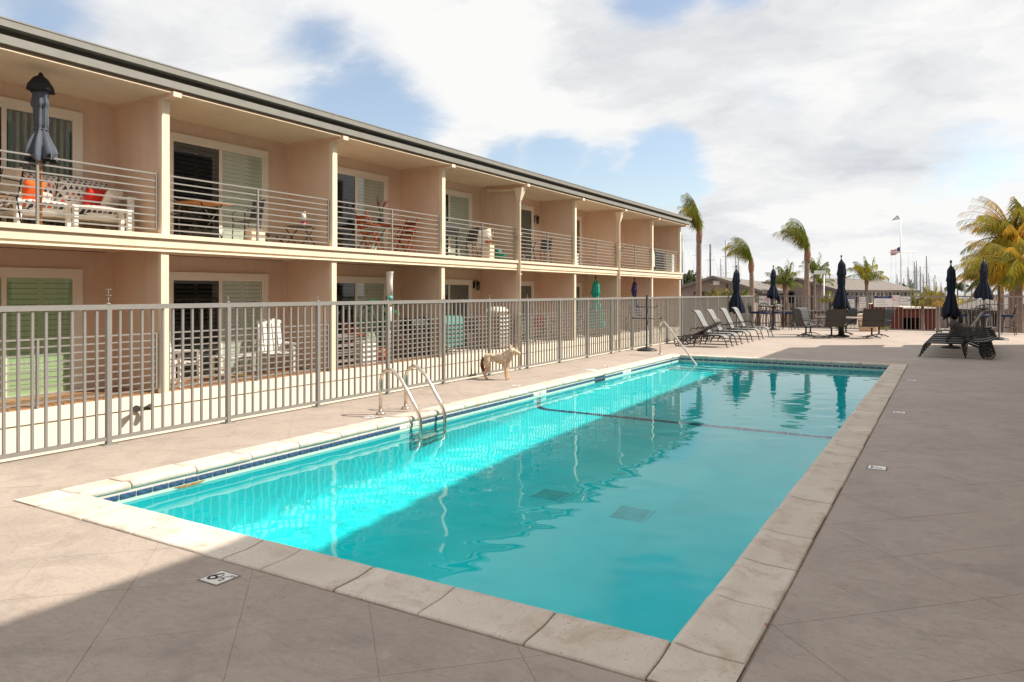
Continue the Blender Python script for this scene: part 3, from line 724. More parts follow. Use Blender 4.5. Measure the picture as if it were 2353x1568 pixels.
MB().lathe([(.06, 0.002), (.06, .018), (.028, .03)], 16).build('flange', M['steel'], HR)
# depth markers
def depth_mark(x, y, s, rz, label, w=.15, h=.15, sz=.10):
    t = thing('depth_marker', label, 'depth marker', (x, y, 0.0007), rz)
    MB().bb(-w / 2 - .012, w / 2 + .012, -h / 2 - .012, h / 2 + .012, 0, .0012).build('grout_border', M['mortar'], t)
    MB().bb(-w / 2, w / 2, -h / 2, h / 2, 0.0013, .0035).build('plate', M['tilewhite'], t)
    if s == '6½':
        for ch, sz_, px_, py_ in (('6', .155, -.036, -.002), ('½', .10, .022, -.002), ('FT', .034, .057, .044)): put('lettering', text_mesh(ch, sz_, M['ink']), t, (px_, py_, .0042))
    else:
        put('lettering', text_mesh(s, sz, M['ink']), t, (-.018, -.004, .0042)); put('lettering', text_mesh('FT', .034, M['ink']), t, (.05, .045, .0042))
depth_mark(-3.635, 2.785, '6½', 0, 'white 6½ FT depth marker on the shaded deck in front of pool')
for (y, s, lb) in ((7.72, '7', 'white depth marker reading 7 nearest along the right pool edge'), (11.43, '5', 'second white depth marker along the right pool edge'), (15.75, '4', 'farthest white depth marker along the right pool edge')):
    depth_mark(-.565, y, s, math.pi / 2, lb, sz=.14)
for (y, s, lb) in ((7.42, '7', 'sunlit white depth marker beside the pool ladder'), (11.25, '5', 'sunlit white depth marker in front of the coyote'), (15.3, '4', 'sunlit white depth marker before the towel rack')):
    depth_mark(-6.60, y, s, -math.pi / 2, lb, sz=.14)
t = thing('skimmer_lid', 'round pale skimmer lid on deck beside left coping', 'lid', (-6.56, 14.35, 0.0))
MB().lathe([(.13, .0008), (.13, .006), (.12, .009), (.02, .009)], 24).build('cover', M['tilewhite'], t)
t = thing('flood_light', 'small twin floodlight mounted on the cream patio wall', 'floodlight', (BX + .0, 6.98, -.19))
MB().lathe([(.045, 0), (.045, .03), (.02, .035)], 12).build('mount', M['brown'], t, (0, 0, 0), (0, math.pi / 2, 0))
for s in (-1, 1):
    o = MB().lathe([(.028, 0), (.036, .05), (.055, .13), (.05, .13)], 12).build('lamp_head', M['brown'], t, (.06, s * .06, -.01), (R_(-30 * s), R_(70), 0))

# ------------------------------------------------------------------ closed umbrellas
def umbrella(label, loc, ztop, length, m, rad=.17, base=True, name='closed_umbrella', zb=0.0, cap=None, folds=9, seed=1, tie=.55, lean=(0, 0), sidecol=None):
    t = thing(name, label, 'umbrella', loc); rn = random.Random(seed); ph = rn.uniform(0, 6); tw = rn.uniform(.3, .9)
    H = ztop
    p = MB(); p.tube([(0, 0, zb), (lean[0], lean[1], H - .04)], .019, 8); p.build('pole', M['brown'] if cap is None else M['tablewood'], t)
    def shape(tt):
        pts = [(0, .025), (.04, .06), (.13, .44), (.24, .48), (.33, .58), (.35, .46), (tie - .05, .46), (tie, .38), (tie + .06, .48), (.85, .90), (.96, 1.02), (1.0, .94)]
        for (a, ra), (b, rb) in zip(pts[:-1], pts[1:]):
            if a <= tt <= b: return ra + (rb - ra) * (tt - a) / (b - a)
        return .9
    c = MB(); n, m_ = 48, 34
    def f(u, v):
        th = 2 * math.pi * u; amp = .10 + .34 * min(1, v * 1.3)
        q = abs(math.sin(th * folds / 2 + ph + tw * v)); w = 1 - amp + amp * 1.6 * q ** .7
        r = rad * shape(v) * w * (1 + .16 * math.sin(th * 2 + ph + v * 2) + .08 * math.sin(th * 3 + 7 * v) + .05 * math.sin(th + 13 * v))
        z = H - .05 - length * v - (.05 * math.sin(th * folds / 2 + ph) if v > .9 else 0) * (v - .9) * 10 + .06 * math.sin(th + ph) * max(0, v - .8) * 5
        k = z / H
        return Vector((r * math.cos(th) + lean[0] * k, r * math.sin(th) + lean[1] * k, z))
    c.grid(f, n, m_); c.build('canopy', M[m], t)
    if cap:
        MB().lathe([(.02, H + .0), (rad * .45, H - .05), (rad * .78, H - .16), (rad * .86, H - .24), (rad * .6, H - .25)], 16, (lean[0], lean[1], 0), fn=lambda th, z: 1 + .18 * math.cos(4 * th)).build('vent_cap', M[cap], t)
    zt = H - .05 - length * tie
    MB().tube([Vector((math.cos(a) * rad * .47 + lean[0] * zt / H, math.sin(a) * rad * .47 + lean[1] * zt / H, zt)) for a in [2 * math.pi * k / 14 for k in range(14)]], .012, 5, True).build('tie', M[m], t)
    MB().lathe([(.015, H - .06), (.03, H - .03), (.034, H), (.022, H + .03), (.004, H + .04)], 10, (lean[0], lean[1], 0)).build('finial', M['black'], t)
    if base: MB().lathe([(.26, .002), (.26, .03), (.20, .06), (.05, .09), (.03, .28), (.028, .30)], 20).build('base', M['brown'], t)
    return t
d1 = 32.6
umbrella('navy closed umbrella behind the row of grey loungers', gnd(1692, 764), 2.78, 1.86, 'navy', .24, seed=2)
umbrella('slim navy closed umbrella over the bar table by far fence', (-6.72, 34.4, 0), 2.86, 1.40, 'navy', .24, seed=5, base=False)
umbrella('tall navy closed umbrella through the round table', (-3.42, 30.15, 0), 3.05, 2.0, 'navy', .28, seed=9, base=False)
umbrella('navy closed umbrella beside the dark right-hand loungers', gnd(2185, 800), 2.60, 1.62, 'navy', .22, seed=12)
umbrella('navy closed umbrella in front of the golden palm', (1.28, 34.6, 0), 3.05, 1.55, 'navy', .24, seed=15, base=False)

# towel racks
def rack(label, x, y, H=1.72):
    t = thing('towel_rack', label, 'rack', (x, y, 0), R_(20))
    MB().lathe([(.29, .002), (.29, .02), (.24, .05), (.08, .095), (.035, .11), (.032, H), (.02, H + .02), (.035, H + .06), (.01, H + .08)], 20).build('post', M['black'], t)
    for z, L in ((H - .27, .27), (H - .6, .40)):
        MB().tube([(-L, 0, z), (L, 0, z)], .013, 6).build('cross_bar', M['black'], t)
        for s in (-1, 1): MB().tube([(s * L, 0, z), (s * L, 0, z + .05)], .014, 6).build('peg', M['black'], t)
    return t
rack('black post towel rack with cross bars beside the pool steps', -7.37, 19.96, 1.52)
rack('black post towel rack behind the dark right-hand loungers', 1.60, 30.9, 1.85)

# ------------------------------------------------------------------ loungers
def arc(c, r, a0, a1, n=7): return [(c[0] + r * math.cos(a0 + (a1 - a0) * k / n), c[1] + r * math.sin(a0 + (a1 - a0) * k / n)) for k in range(n + 1)]
def lounger(label, loc, rz, back, sl='sling', group='row of sling loungers', seat=.37, fm='brown'):
    t = thing('sling_lounger', label, 'lounger', loc, rz, group)
    W_ = .31; hx = .72
    b0 = back; back = R_(14) if back is None else back
    bx, bz = hx - .74 * math.cos(back), seat + .74 * math.sin(back)
    bx2, bz2 = bx - .13 * math.cos(back * .35), bz + .10 * math.sin(back * .55)     # rolled head
    fold = b0 is None
    for s in (-1, 1):
        y = s * W_
        side = [(hx - .1, seat), (1.42, seat)] + [(1.42 + .2 * math.sin(a), seat - .12 + .12 * math.cos(a)) for a in [math.pi / 2 * k / 6 for k in range(1, 7)]] + [(1.66, .14), (1.68, .03), (1.73, .012)]
        MB().tube([(x, y, z) for x, z in side], .017, 8).build('side_rail', M[fm], t)
        if fold:
            MB().tube([(.0, y, .54), (.22, y, .44), (.5, y, .41), (.72, y, .50), (.98, y, .76), (1.06, y, .85)], .017, 8).build('back_rail', M[fm], t)
            MB().tube([(.06, y * 1.1, .60), (.4, y * 1.1, .56), (.66, y * 1.1, .58), (.72, y * 1.1, .50)], .013, 7).build('back_brace', M[fm], t)
        else: MB().tube([(hx, y, seat + .01), (bx, y, bz), ((bx + bx2) / 2 - .02, y, (bz + bz2) / 2 + .02), (bx2, y, bz2)], .016, 8).build('back_rail', M[fm], t)
        MB().tube([(hx + .05, y, seat), (hx + .02, y, .2), (hx - .04, y, .012)], .015, 8).build('leg', M[fm], t)
        MB().tube([(hx - .1, y, seat), (.30, y, .24), (.22, y, .15)], .015, 8).build('wheel_strut', M[fm], t)
        MB().tube([(hx + .36, y, seat), (hx + .38, y, seat + .17), (hx + .30, y, seat + .20), (hx - .12, y, seat + .20), (hx - .16, y, seat + .10)], .013, 7).build('armrest', M[fm], t)
        w = MB(); r = .150
        w.tube([(.22 + r * math.cos(a), y + s * .05, .152 + r * math.sin(a)) for a in [2 * math.pi * k / 20 for k in range(20)]], .016, 6, True)
        wh = w.build('wheel', M['black'], t)
        sp = MB()
        for k in range(8): a = 2 * math.pi * k / 8; sp.bar((.22, y + s * .05, .152), (.22 + r * math.cos(a), y + s * .05, .152 + r * math.sin(a)), .018)
        sp.lathe([(.03, -.02), (.03, .02)], 10, (.22, y + s * .05, .152)); sp.build('spokes', M['black'], wh)
    MB().tube([(.22, -W_ - .05, .152), (.22, W_ + .05, .152)], .012, 6).build('axle', M['black'], t)
    for x, z in ((1.05, seat - .02), (1.62, .20)): MB().tube([(x, -W_, z), (x, W_, z)], .013, 6).build('cross_tube', M[fm], t)
    def seatf(u, v):
        x = hx + u * (1.60 - hx); k = max(0, (x - 1.42) / .2); z = seat + .008 - (.10 * k * k) - .012 * math.sin(math.pi * v)
        return Vector((x, -W_ + .012 + v * (2 * W_ - .024), z))
    MB().grid(seatf, 14, 4).build('seat_sling', M[sl], t)
    def backf(u, v):
        if u < .85: q = u / .85; x = hx + (bx - hx) * q; z = seat + .01 + (bz - seat) * q
        else: q = (u - .85) / .15; x = bx + (bx2 - bx) * q; z = bz + .01 + (bz2 - bz) * q + .02 * math.sin(math.pi * q)
        return Vector((x, -W_ + .012 + v * (2 * W_ - .024), z)) + Vector((math.sin(back), 0, math.cos(back))) * -.012 * math.sin(math.pi * v)
    if fold:
        pf = [(.0, .54), (.22, .44), (.5, .41), (.72, .50), (.98, .76), (1.06, .85)]
        def backf(u, v):
            q = u * 5; i = min(int(q), 4); w = q - i
            return Vector((pf[i][0] + (pf[i + 1][0] - pf[i][0]) * w, -W_ + .012 + v * (2 * W_ - .024), pf[i][1] + (pf[i + 1][1] - pf[i][1]) * w))
    MB().grid(backf, 15, 4).build('back_sling', M[sl if b0 is None or b0 < 2 else 'slingdark'], t)  # backrest turned past upright gets dark sling to imitate its shaded underside
    return t
names = ['grey sling lounger nearest the towel rack, backrest folded forward', 'grey sling lounger second from the pool, backrest upright', 'grey sling lounger in the middle of the row by the fence', 'grey sling lounger fourth from the pool, next to the umbrella', 'grey sling lounger farthest from the pool in the left row']
for lb, y, bk in zip(names, (22.5, 23.72, 25.22, 26.9, 28.6), (150, 62, 62, 64, 64)):
    lounger(lb, (-7.36, y, 0), 0, R_(bk))
nm2 = ['dark sling lounger with forward-folded back nearest the pool in the right-hand row', 'dark sling lounger second in the right-hand row', 'dark sling lounger third in the right-hand row', 'dark sling lounger fourth in the right-hand row', 'dark sling lounger farthest back in the right-hand row']
for lb, y in zip(nm2, (21.95, 23.05, 24.2, 25.4, 26.7)):
    lounger(lb, (1.10 + (y - 21.95) * .03, y, 0), math.pi, None, 'slingdark', 'dark loungers right of the pool', fm='black')
# ------------------------------------------------------------------ round table with swivel chairs
M['slingmid'] = mat('mid_grey_sling', (.07, .072, .076), .8, .06, 30, .2, 300)
RT = thing('round_table', 'round patio table with tan top amid six swivel chairs', 'table', (-3.42, 30.15, 0))
MB().lathe([(.88, .70), (.90, .715), (.88, .735), (.03, .735)], 32).build('tabletop', mat('tan_tabletop', (.20, .145, .115), .5, .1), RT)
MB().lathe([(.30, .004), (.28, .04), (.12, .08), (.09, .3), (.11, .6), (.3, .69)], 20).build('pedestal', M['black'], RT)
for k in range(4):
    a = math.pi / 2 * k + .4; MB().tube([(math.cos(a) * .1, math.sin(a) * .1, .35), (math.cos(a) * .4, math.sin(a) * .4, .58), (math.cos(a) * .62, math.sin(a) * .62, .70)], .02, 6).build('brace', M['black'], RT)
def swivel(label, u, v_, turn=0):
    o_ = IMG_R * u + IMG_F * v_; ang = math.atan2(o_.y, o_.x); c = Vector((-3.42, 30.15, 0)) + o_
    t = thing('swivel_chair', label, 'chair', c, ang - math.pi / 2 + turn, 'swivel chairs round the table')     # local +y faces away from the table
    W_ = .36
    prof = [(-.30, .40), (-.22, .43), (.05, .41), (.20, .43), (.27, .60), (.33, .85), (.38, 1.02), (.45, 1.07)]
    for s in (-1, 1):
        MB().tube([(s * W_, y, z) for y, z in prof], .018, 8).build('side_rail', M['brown'], t)
        MB().tube([(s * (W_ + .03), .27, .62), (s * (W_ + .04), .1, .64), (s * (W_ + .04), -.22, .63), (s * (W_ + .02), -.27, .55), (s * W_, -.22, .43)], .015, 7).build('armrest', M['brown'], t)
    def f(u, v):
        q = v * (len(prof) - 1); i = min(int(q), len(prof) - 2); w = q - i
        return Vector((-W_ + .012 + u * (2 * W_ - .024), prof[i][0] + (prof[i + 1][0] - prof[i][0]) * w, prof[i][1] + (prof[i + 1][1] - prof[i][1]) * w + .004))
    MB().grid(f, 4, 21).build('sling', M['slingmid'] if v_ > -.5 else mat('shaded_sling', (.06, .054, .05), .8, .06, 30, .2, 300), t)  # near chairs: shade on their backs is put into the darker sling colour
    MB().tube([(-W_, .285, .66), (W_, .285, .66)], .011, 6).build('cross_tube', M['brown'], t)
    MB().lathe([(.03, .08), (.03, .36), (.12, .38)], 10).build('pedestal', M['black'], t)
    for k in range(4):
        a = math.pi / 4 + math.pi / 2 * k; MB().tube([(0, 0, .11), (math.cos(a) * .2, math.sin(a) * .2, .07), (math.cos(a) * .34, math.sin(a) * .34, .02)], .018, 6).build('foot', M['black'], t)
for u, v_, lb, tn in ((-1.42, -.2, 'grey swivel chair at the left of the round table, seen from the side', -.1), (-.80, -.98, 'shaded swivel chair with its back to the pool, left of the pair', .75), (.66, -1.0, 'shaded swivel chair with its back to the pool, right of the pair', -.82), (1.35, -.15, 'dark swivel chair at the right of the round table, seen from the side', .1), (.70, 1.15, 'grey swivel chair on the far right of the round table', 0), (-.70, 1.15, 'grey swivel chair on the far left of the round table', 0)):
    swivel(lb, u, v_, tn)

# ------------------------------------------------------------------ bar tables with stools
def bar_set(cx, cy_, lab, stools):
    t = thing('bar_table', lab, 'table', (cx, cy_, 0))
    MB().lathe([(.46, 1.02), (.47, 1.035), (.46, 1.05), (.03, 1.05)], 24).build('tabletop', M['black'], t)
    MB().lathe([(.30, .004), (.28, .03), (.10, .08), (.05, .2), (.045, .95), (.2, 1.02)], 16).build('pedestal', M['black'], t)
    for a, lb in stools:
        a = R_(a); s = thing('bar_stool', lb, 'stool', (cx + .82 * math.cos(a), cy_ + .62 * math.sin(a), 0), a - math.pi / 2 + random.uniform(-.2, .2), 'iron bar stools')
        for i in (-1, 1):
            for j in (-1, 1):
                MB().tube([(i * .13, j * .13, .70), (i * .19, j * .18, .45), (i * .2, j * .2, .2), (i * .26, j * .25, .01)], .014, 6).build('leg', M['black'], s)
        MB().tube([(.2 * math.cos(q), .2 * math.sin(q), .30) for q in [2 * math.pi * k / 14 for k in range(14)]], .011, 5, True).build('foot_ring', M['black'], s)
        MB().lathe([(.20, .71), (.24, .73), (.245, .77), (.22, .80), (.05, .81)], 20).build('cushion', M['navy2'], s)
        bk = MB(); bk.tube([(-.23, .17, .74), (-.25, .22, .95), (-.20, .25, 1.12), (0, .26, 1.20), (.20, .25, 1.12), (.25, .22, .95), (.23, .17, .74)], .014, 6)
        for i in range(-2, 3): bk.tube([(i * .03, .19, .78), (i * .085, .23, .98), (i * .075, .25, 1.17)], .009, 5)
        bk.tube([(.11 * math.cos(q), .235, .97 + .09 * math.sin(q)) for q in [2 * math.pi * k / 12 for k in range(12)]], .009, 5, True)
        bk.build('backrest', M['black'], s)
bar_set(-6.72, 34.4, 'tall black bar table beside the no smoking sign', [(200, 'iron bar stool at left of the bar table by the no smoking sign'), (255, 'iron bar stool nearest the pool at the no smoking bar table'), (340, 'iron bar stool at right of the bar table by the no smoking sign'), (90, 'iron bar stool behind the bar table by the no smoking sign')])
bar_set(1.28, 34.6, 'tall black bar table before the golden palm', [(195, 'iron bar stool at left of the bar table before the palm'), (265, 'iron bar stool nearest the pool at the bar table before the palm'), (345, 'iron bar stool at right of the bar table before the palm'), (88, 'iron bar stool behind the bar table before the palm')])
lounger('single grey sling lounger with raised back standing behind the dark row', (1.35, 29.3, 0), math.pi * .93, R_(58), 'sling', 'row of sling loungers')
# tan block, hose reel, gas cabinet
t = thing('planter_wall', 'low tan masonry block behind the round table', 'block', (-2.9, 35.05, 0))
MB().bb(-.34, .34, -.28, .28, 0.0, .70).build('body', M['palette'], t); MB().bb(-.37, .37, -.31, .31, .70, .75).build('cap', M['lowerwall'], t)
t = thing('hose_reel', 'coiled black hose on a wall reel behind the round table', 'hose', (-4.05, 34.9, 0), R_(20))
for k in range(7): MB().tube([((.40 - .02 * (k % 3)) * math.cos(q), -.05 + k * .028, .88 + (.42 - .025 * (k % 3)) * math.sin(q)) for q in [2 * math.pi * i / 24 for i in range(24)]], .018, 6, True).build('hose_loop', M['black'], t)
MB().bar((0, .06, 0), (0, .06, .95), .06).lathe([(.16, 0.002), (.16, .03)], 14, (0, .06, 0)).build('stand', M['black'], t)

# ------------------------------------------------------------------ signs on the far fence
def sign(label, x0, x1, y0, y1, rows, head=None):
    """pixel corners on the fence plane; rows of (text, x offset, z offset, size, material)"""
    a = atY(x0, y0, yend - .03); b = atY(x1, y1, yend - .03); w = b.x - a.x; h = a.z - b.z
    t = thing('warning_sign', label, 'sign', (a.x, yend - .04, b.z))
    MB().bb(0, w, -.003, .003, 0, h).build('panel', M['paper'], t)
    if head: MB().bb(.01 * w, .99 * w, -.0048, -.0035, h * (1 - head), h * .99).build('header', M['signblue'], t)
    for (s, fx, fz, sz, m) in rows:
        put('lettering', text_mesh(s, sz * h, M[m]), t, (fx * w, -.006, fz * h), (math.pi / 2, 0, 0))
    return t, w, h
t, w, h = sign('white no smoking sign at left end of far fence', 1744, 1770, 681, 703, [('No', .22, .68, .30, 'ink'), ('Smoking', .46, .25, .27, 'ink')])
MB().tube([(w * .72 + .09 * math.cos(q), -.008, h * .68 + .09 * math.sin(q)) for q in [2 * math.pi * k / 18 for k in range(18)]], .010, 6, True).build('red_ring', M['signred'], t)
MB().bar((w * .72 - .06, -.008, h * .68 + .06), (w * .72 + .06, -.008, h * .68 - .06), .018, .006, up=(0, 1, 0)).build('red_slash', M['signred'], t)
sign('white notice sign with dark blue heading beside the tall umbrella', 1947, 1963, 681, 708, [('NOTICE', .5, .87, .13, 'paper'), ('NO', .5, .66, .09, 'ink'), ('DIVING', .5, .53, .09, 'ink'), ('NO LIFEGUARD', .5, .38, .075, 'ink'), ('ON DUTY', .5, .24, .075, 'ink')], .24)
sign('small white sign reading rescue device is not a toy', 1974, 1990, 683, 707, [('RESCUE', .5, .83, .2, 'ink'), ('DEVICE', .5, .61, .2, 'ink'), ('IS NOT', .5, .38, .2, 'ink'), ('A TOY', .5, .15, .2, 'ink')])
sign('largest white sign with navy heading on artificial respiration', 2008, 2050, 680, 706, [('ARTIFICIAL RESPIRATION', .5, .90, .075, 'paper'), ('1  CALL 911 FOR HELP', .36, .58, .075, 'ink'), ('2  CLEAR THE AIRWAY', .36, .40, .075, 'ink'), ('3  BREATHE EVERY 5 SECONDS', .45, .20, .065, 'ink')], .24)
sign('white sign with red 911 figures between two other signs', 2051, 2067, 679, 706, [('EMERGENCY', .5, .84, .10, 'signred'), ('911', .5, .58, .34, 'signred'), ('POOL ADDRESS', .5, .26, .07, 'ink')])
sign('white occupancy sign with number 36 at right of the sign row', 2067.5, 2092, 682, 703, [('MAXIMUM', .30, .78, .16, 'ink'), ('OCCUPANCY', .33, .47, .16, 'ink'), ('36', .82, .62, .36, 'ink'), ('IN POOL AREA', .42, .17, .15, 'ink')])

# ------------------------------------------------------------------ coyote decoy
def skin(verts, edges, radii, levels=2):
    me = bpy.data.meshes.new('skin_tmp'); me.from_pydata(verts, edges, []); o = bpy.data.objects.new('skin_tmp', me); COL.objects.link(o)
    o.modifiers.new('s', 'SKIN'); sv = me.skin_vertices[0].data
    for i, r in enumerate(radii): sv[i].radius = r if isinstance(r, tuple) else (r, r)
    sv[0].use_root = True
    ss = o.modifiers.new('u', 'SUBSURF'); ss.levels = levels; ss.render_levels = levels
    dg = bpy.context.evaluated_depsgraph_get(); dg.update(); out = bpy.data.meshes.new_from_object(o.evaluated_get(dg)); bpy.data.objects.remove(o)
    return out
k = NT('coyote_fur'); P = k.tc.outputs['Object']
mpn = k.n('ShaderNodeMapping'); k.l(P, mpn.inputs[0]); mpn.inputs['Scale'].default_value = (1.0, 1.0, .45)
fur = k.noise(34, 6, .65, mpn.outputs[0], 1.0)
sp = k.n('ShaderNodeSeparateXYZ'); k.l(P, sp.inputs[0])
bc = k.mix(k.ramp(fur, .38, .62), (.42, .29, .18), (.80, .68, .52))
bc = k.mix(k.ramp(sp.outputs[2], .30, .16), bc, (.66, .48, .32))
hd = k.math('MULTIPLY', k.ramp(sp.outputs[0], .30, .36), k.ramp(sp.outputs[2], .44, .48)); bc = k.mix(k.math('MULTIPLY', hd, .7), bc, (.70, .55, .36))
k.l(bc, k.p.inputs['Base Color']); k.p.inputs['Roughness'].default_value = .9; k.l(k.bump(fur, .9, .03), k.p.inputs['Normal'])
M['fur'] = k.m
V = [(-.16, 0, .40), (-.05, 0, .41), (.08, 0, .395), (.17, 0, .40), (.22, 0, .46), (.27, 0, .52), (.31, 0, .555), (.375, 0, .54), (.44, 0, .51), (.475, 0, .505), (-.23, 0, .41), (-.245, 0, .37)]
Rr = [(.085, .09), (.078, .085), (.088, .105), (.088, .11), (.082, .092), (.082, .082), (.076, .07), (.052, .048), (.036, .032), (.024, .02), (.075, .085), (.045, .05)]
E_ = [(0, 1), (1, 2), (2, 3), (3, 4), (4, 5), (5, 6), (6, 7), (7, 8), (8, 9), (0, 10), (10, 11)]
def addchain(root, pts, rr):
    last = root
    for p, r in zip(pts, rr): V.append(p); Rr.append(r); E_.append((last, len(V) - 1)); last = len(V) - 1
for s, fx in ((-1, .015), (1, -.01)):
    addchain(3, [(.18 + fx, s * .07, .32), (.185 + fx, s * .072, .20), (.19 + fx, s * .072, .085), (.20 + fx, s * .072, .025), (.245 + fx, s * .074, .016)], [.056, .036, .026, .026, .022])
for s, fx in ((-1, .02), (1, -.055)):
    addchain(10, [(-.215 + fx, s * .07, .30), (-.16 + fx, s * .072, .23), (-.245 + fx, s * .072, .135), (-.235 + fx, s * .072, .06), (-.222 + fx, s * .072, .022), (-.175 + fx, s * .074, .016)], [(.062, .085), .054, .030, .025, .024, .021])
cme = skin(V, E_, Rr, 2)
for v in cme.vertices:                                      # shaggy coat on neck, back and chest
    c = v.co; a = max(0, min(1, (c.z - .26) / .08)) * (1 - max(0, min(1, (c.x - .30) / .04)))
    v.co += v.normal * (.016 * a * noise.noise(Vector((c.x * 28, c.y * 28, c.z * 16))) + .01 * a * (c.x > 0))
cme.materials.append(M['fur']); cme.polygons.foreach_set('use_smooth', [True] * len(cme.polygons))
CO = thing('coyote_statue', 'tan coyote decoy statue standing on the deck by the fence', 'statue', (-7.40, 11.90, 0), R_(11))
put('body', cme, CO)
tlm = skin([(-.275, 0, .42), (-.305, 0, .35), (-.315, 0, .27), (-.30, 0, .19), (-.285, 0, .13)], [(0, 1), (1, 2), (2, 3), (3, 4)], [.03, .038, .044, .036, .012], 2); tlm.materials.append(mat('tail_fur', (.13, .05, .025), .9, .5, 25, .8, 40)); put('tail', tlm, CO)
for s in (-1, 1):
    MB().add([(.275, s * .02, .60), (.325, s * .03, .605), (.295, s * .08, .59), (.285, s * .058, .70)], [(0, 1, 3), (1, 2, 3), (2, 0, 3), (0, 2, 1)]).build('ear', M['fur'], CO)
    MB().lathe([(.001, -.007), (.007, 0), (.001, .007)], 8, (.374, s * .043, .572)).build('eye', M['black'], CO)
MB().lathe([(.001, -.012), (.013, 0), (.001, .012)], 8, (.495, 0, .51)).build('nose', M['black'], CO)

# ------------------------------------------------------------------ things on balconies and patios
UP = 2.612; LO = 0.032
def folding_table(label, x, y, z, top='tablewood', frame='black', r=.36, h=.72, square=True):
    t = thing('bistro_table', label, 'table', (x, y, z), .1)
    if square:
        m = MB()
        for k in range(6): MB().bb(-r, r, -r + k * r / 3 + .006, -r + (k + 1) * r / 3 - .006, h - .025, h).build('slat', M[top], t)
    else: MB().lathe([(r, h - .02), (r + .01, h - .01), (r, h), (.02, h)], 24).build('tabletop', M[top], t)
    for s in (-1, 1):
        MB().tube([(s * .22, -r * .8, .01), (s * .22, r * .7, h - .03)], .012, 6).build('leg', M[frame], t)
        MB().tube([(s * .24, r * .8, .01), (s * .24, -r * .7, h - .03)], .012, 6).build('leg', M[frame], t)
    return t
def bistro_chair(label, x, y, z, rz, seat='slingdark', frame='brown', wood=False, h=.88):
    t = thing('bistro_chair', label, 'chair', (x, y, z), rz)
    for s in (-1, 1):
        if wood:
            MB().bar((s * .2, -.22, .02), (s * .2, .20, h), .035, .03).build('leg', M[frame], t); MB().bar((s * .17, .22, .02), (s * .17, -.18, .46), .035, .03).build('leg', M[frame], t)
            MB().bar((s * .22, -.2, .64), (s * .22, .14, .66), .05, .025).build('armrest', M[frame], t)
        else:
            MB().tube([(s * .22, -.2, .01), (s * .22, -.18, .44), (s * .22, .16, .44), (s * .22, .25, h)], .012, 6).build('leg', M[frame], t)
            MB().tube([(s * .22, .22, .01), (s * .22, .14, .44)], .012, 6).build('leg', M[frame], t)
            MB().tube([(s * .24, .2, .66), (s * .25, -.1, .67), (s * .24, -.19, .58), (s * .22, -.18, .44)], .011, 6).build('armrest', M[frame], t)
    if wood:
        for k in range(5): MB().bb(-.2, .2, -.2 + k * .075, -.2 + k * .075 + .055, .45, .47).build('slat', M[seat], t)
        for k in range(3): MB().bar((-.2, .13 + k * .03, .60 + k * .11), (.2, .13 + k * .03, .60 + k * .11), .02, .075).build('slat', M[seat], t)
    else:
        MB().grid(lambda u, v: Vector((-.21 + .42 * u, -.18 + .36 * v, .445 - .01 * math.sin(math.pi * u))), 4, 4).build('seat', M[seat], t)
        MB().grid(lambda u, v: Vector((-.21 + .42 * u, .165 + .08 * v, .50 + (h - .5) * v)), 4, 4).build('backrest', M[seat], t)
    return t
def cushion(t, name, m, c, d, rot):
    def f(u, v):
        a = (u - .5) * 2; b = (v - .5) * 2; e = (1 - abs(a) ** 4) * (1 - abs(b) ** 4)
        return a, b, max(0, e) ** .5
    g = MB(); Mx = Matrix.Rotation(rot[2], 3, 'Z') @ Matrix.Rotation(rot[1], 3, 'Y') @ Matrix.Rotation(rot[0], 3, 'X')
    for sg in (-1, 1): g.grid(lambda u, v: Vector(c) + Mx @ Vector((f(u, v)[0] * d[0] / 2, f(u, v)[1] * d[1] / 2, sg * f(u, v)[2] * d[2] / 2)), 10, 10)
    return g.build(name, M[m], t)
# patterned sofa fabric: little triangles
k = NT('triangle_fabric'); sp = k.n('ShaderNodeSeparateXYZ'); k.l(k.tc.outputs['Object'], sp.inputs[0])
yy = k.math('DIVIDE', sp.outputs[1], .085); zr = k.math('DIVIDE', k.math('ADD', sp.outputs[2], k.math('MULTIPLY', sp.outputs[0], -.7)), .075)
row = k.math('FLOOR', zr); fz = k.math('FRACT', zr); fy = k.math('FRACT', k.math('ADD', yy, k.math('MULTIPLY', row, .5)))
tri = k.math('LESS_THAN', k.math('ADD', k.math('MULTIPLY', k.math('ABSOLUTE', k.math('SUBTRACT', fy, .5)), 2.0), fz), .80)
wn2 = k.n('ShaderNodeTexWhiteNoise', noise_dimensions='2D'); cb2 = k.n('ShaderNodeCombineXYZ'); k.l(row, cb2.inputs[0]); k.l(k.math('FLOOR', k.math('ADD', yy, k.math('MULTIPLY', row, .5))), cb2.inputs[1]); k.l(cb2.outputs[0], wn2.inputs['Vector'])
tc_ = k.mix(k.math('GREATER_THAN', wn2.outputs['Value'], .8), k.mix(k.math('GREATER_THAN', wn2.outputs['Value'], .35), (.25, .23, .22), (.04, .035, .04)), (.55, .10, .05))
k.l(k.mix(tri, (.70, .67, .62), tc_), k.p.inputs['Base Color']); k.p.inputs['Roughness'].default_value = .85
M['triangles'] = k.m
SO = thing('sofa', 'white-framed balcony sofa with triangle-patterned cushions', 'sofa', (-12.02, 6.35, UP))
for y in (-.86, .86):
    for x in (-.34, .36): MB().bb(x - .045, x + .045, y - .035, y + .035, 0, .60).build('leg', M['white'], SO)
    MB().bb(-.40, .42, y - .06, y + .06, .60, .635).build('armrest', M['white'], SO)
MB().bb(-.38, .40, -.82, .82, .20, .27).build('seat_frame', M['white'], SO); MB().bb(-.42, -.37, -.82, .82, .25, .62).build('back_frame', M['white'], SO)
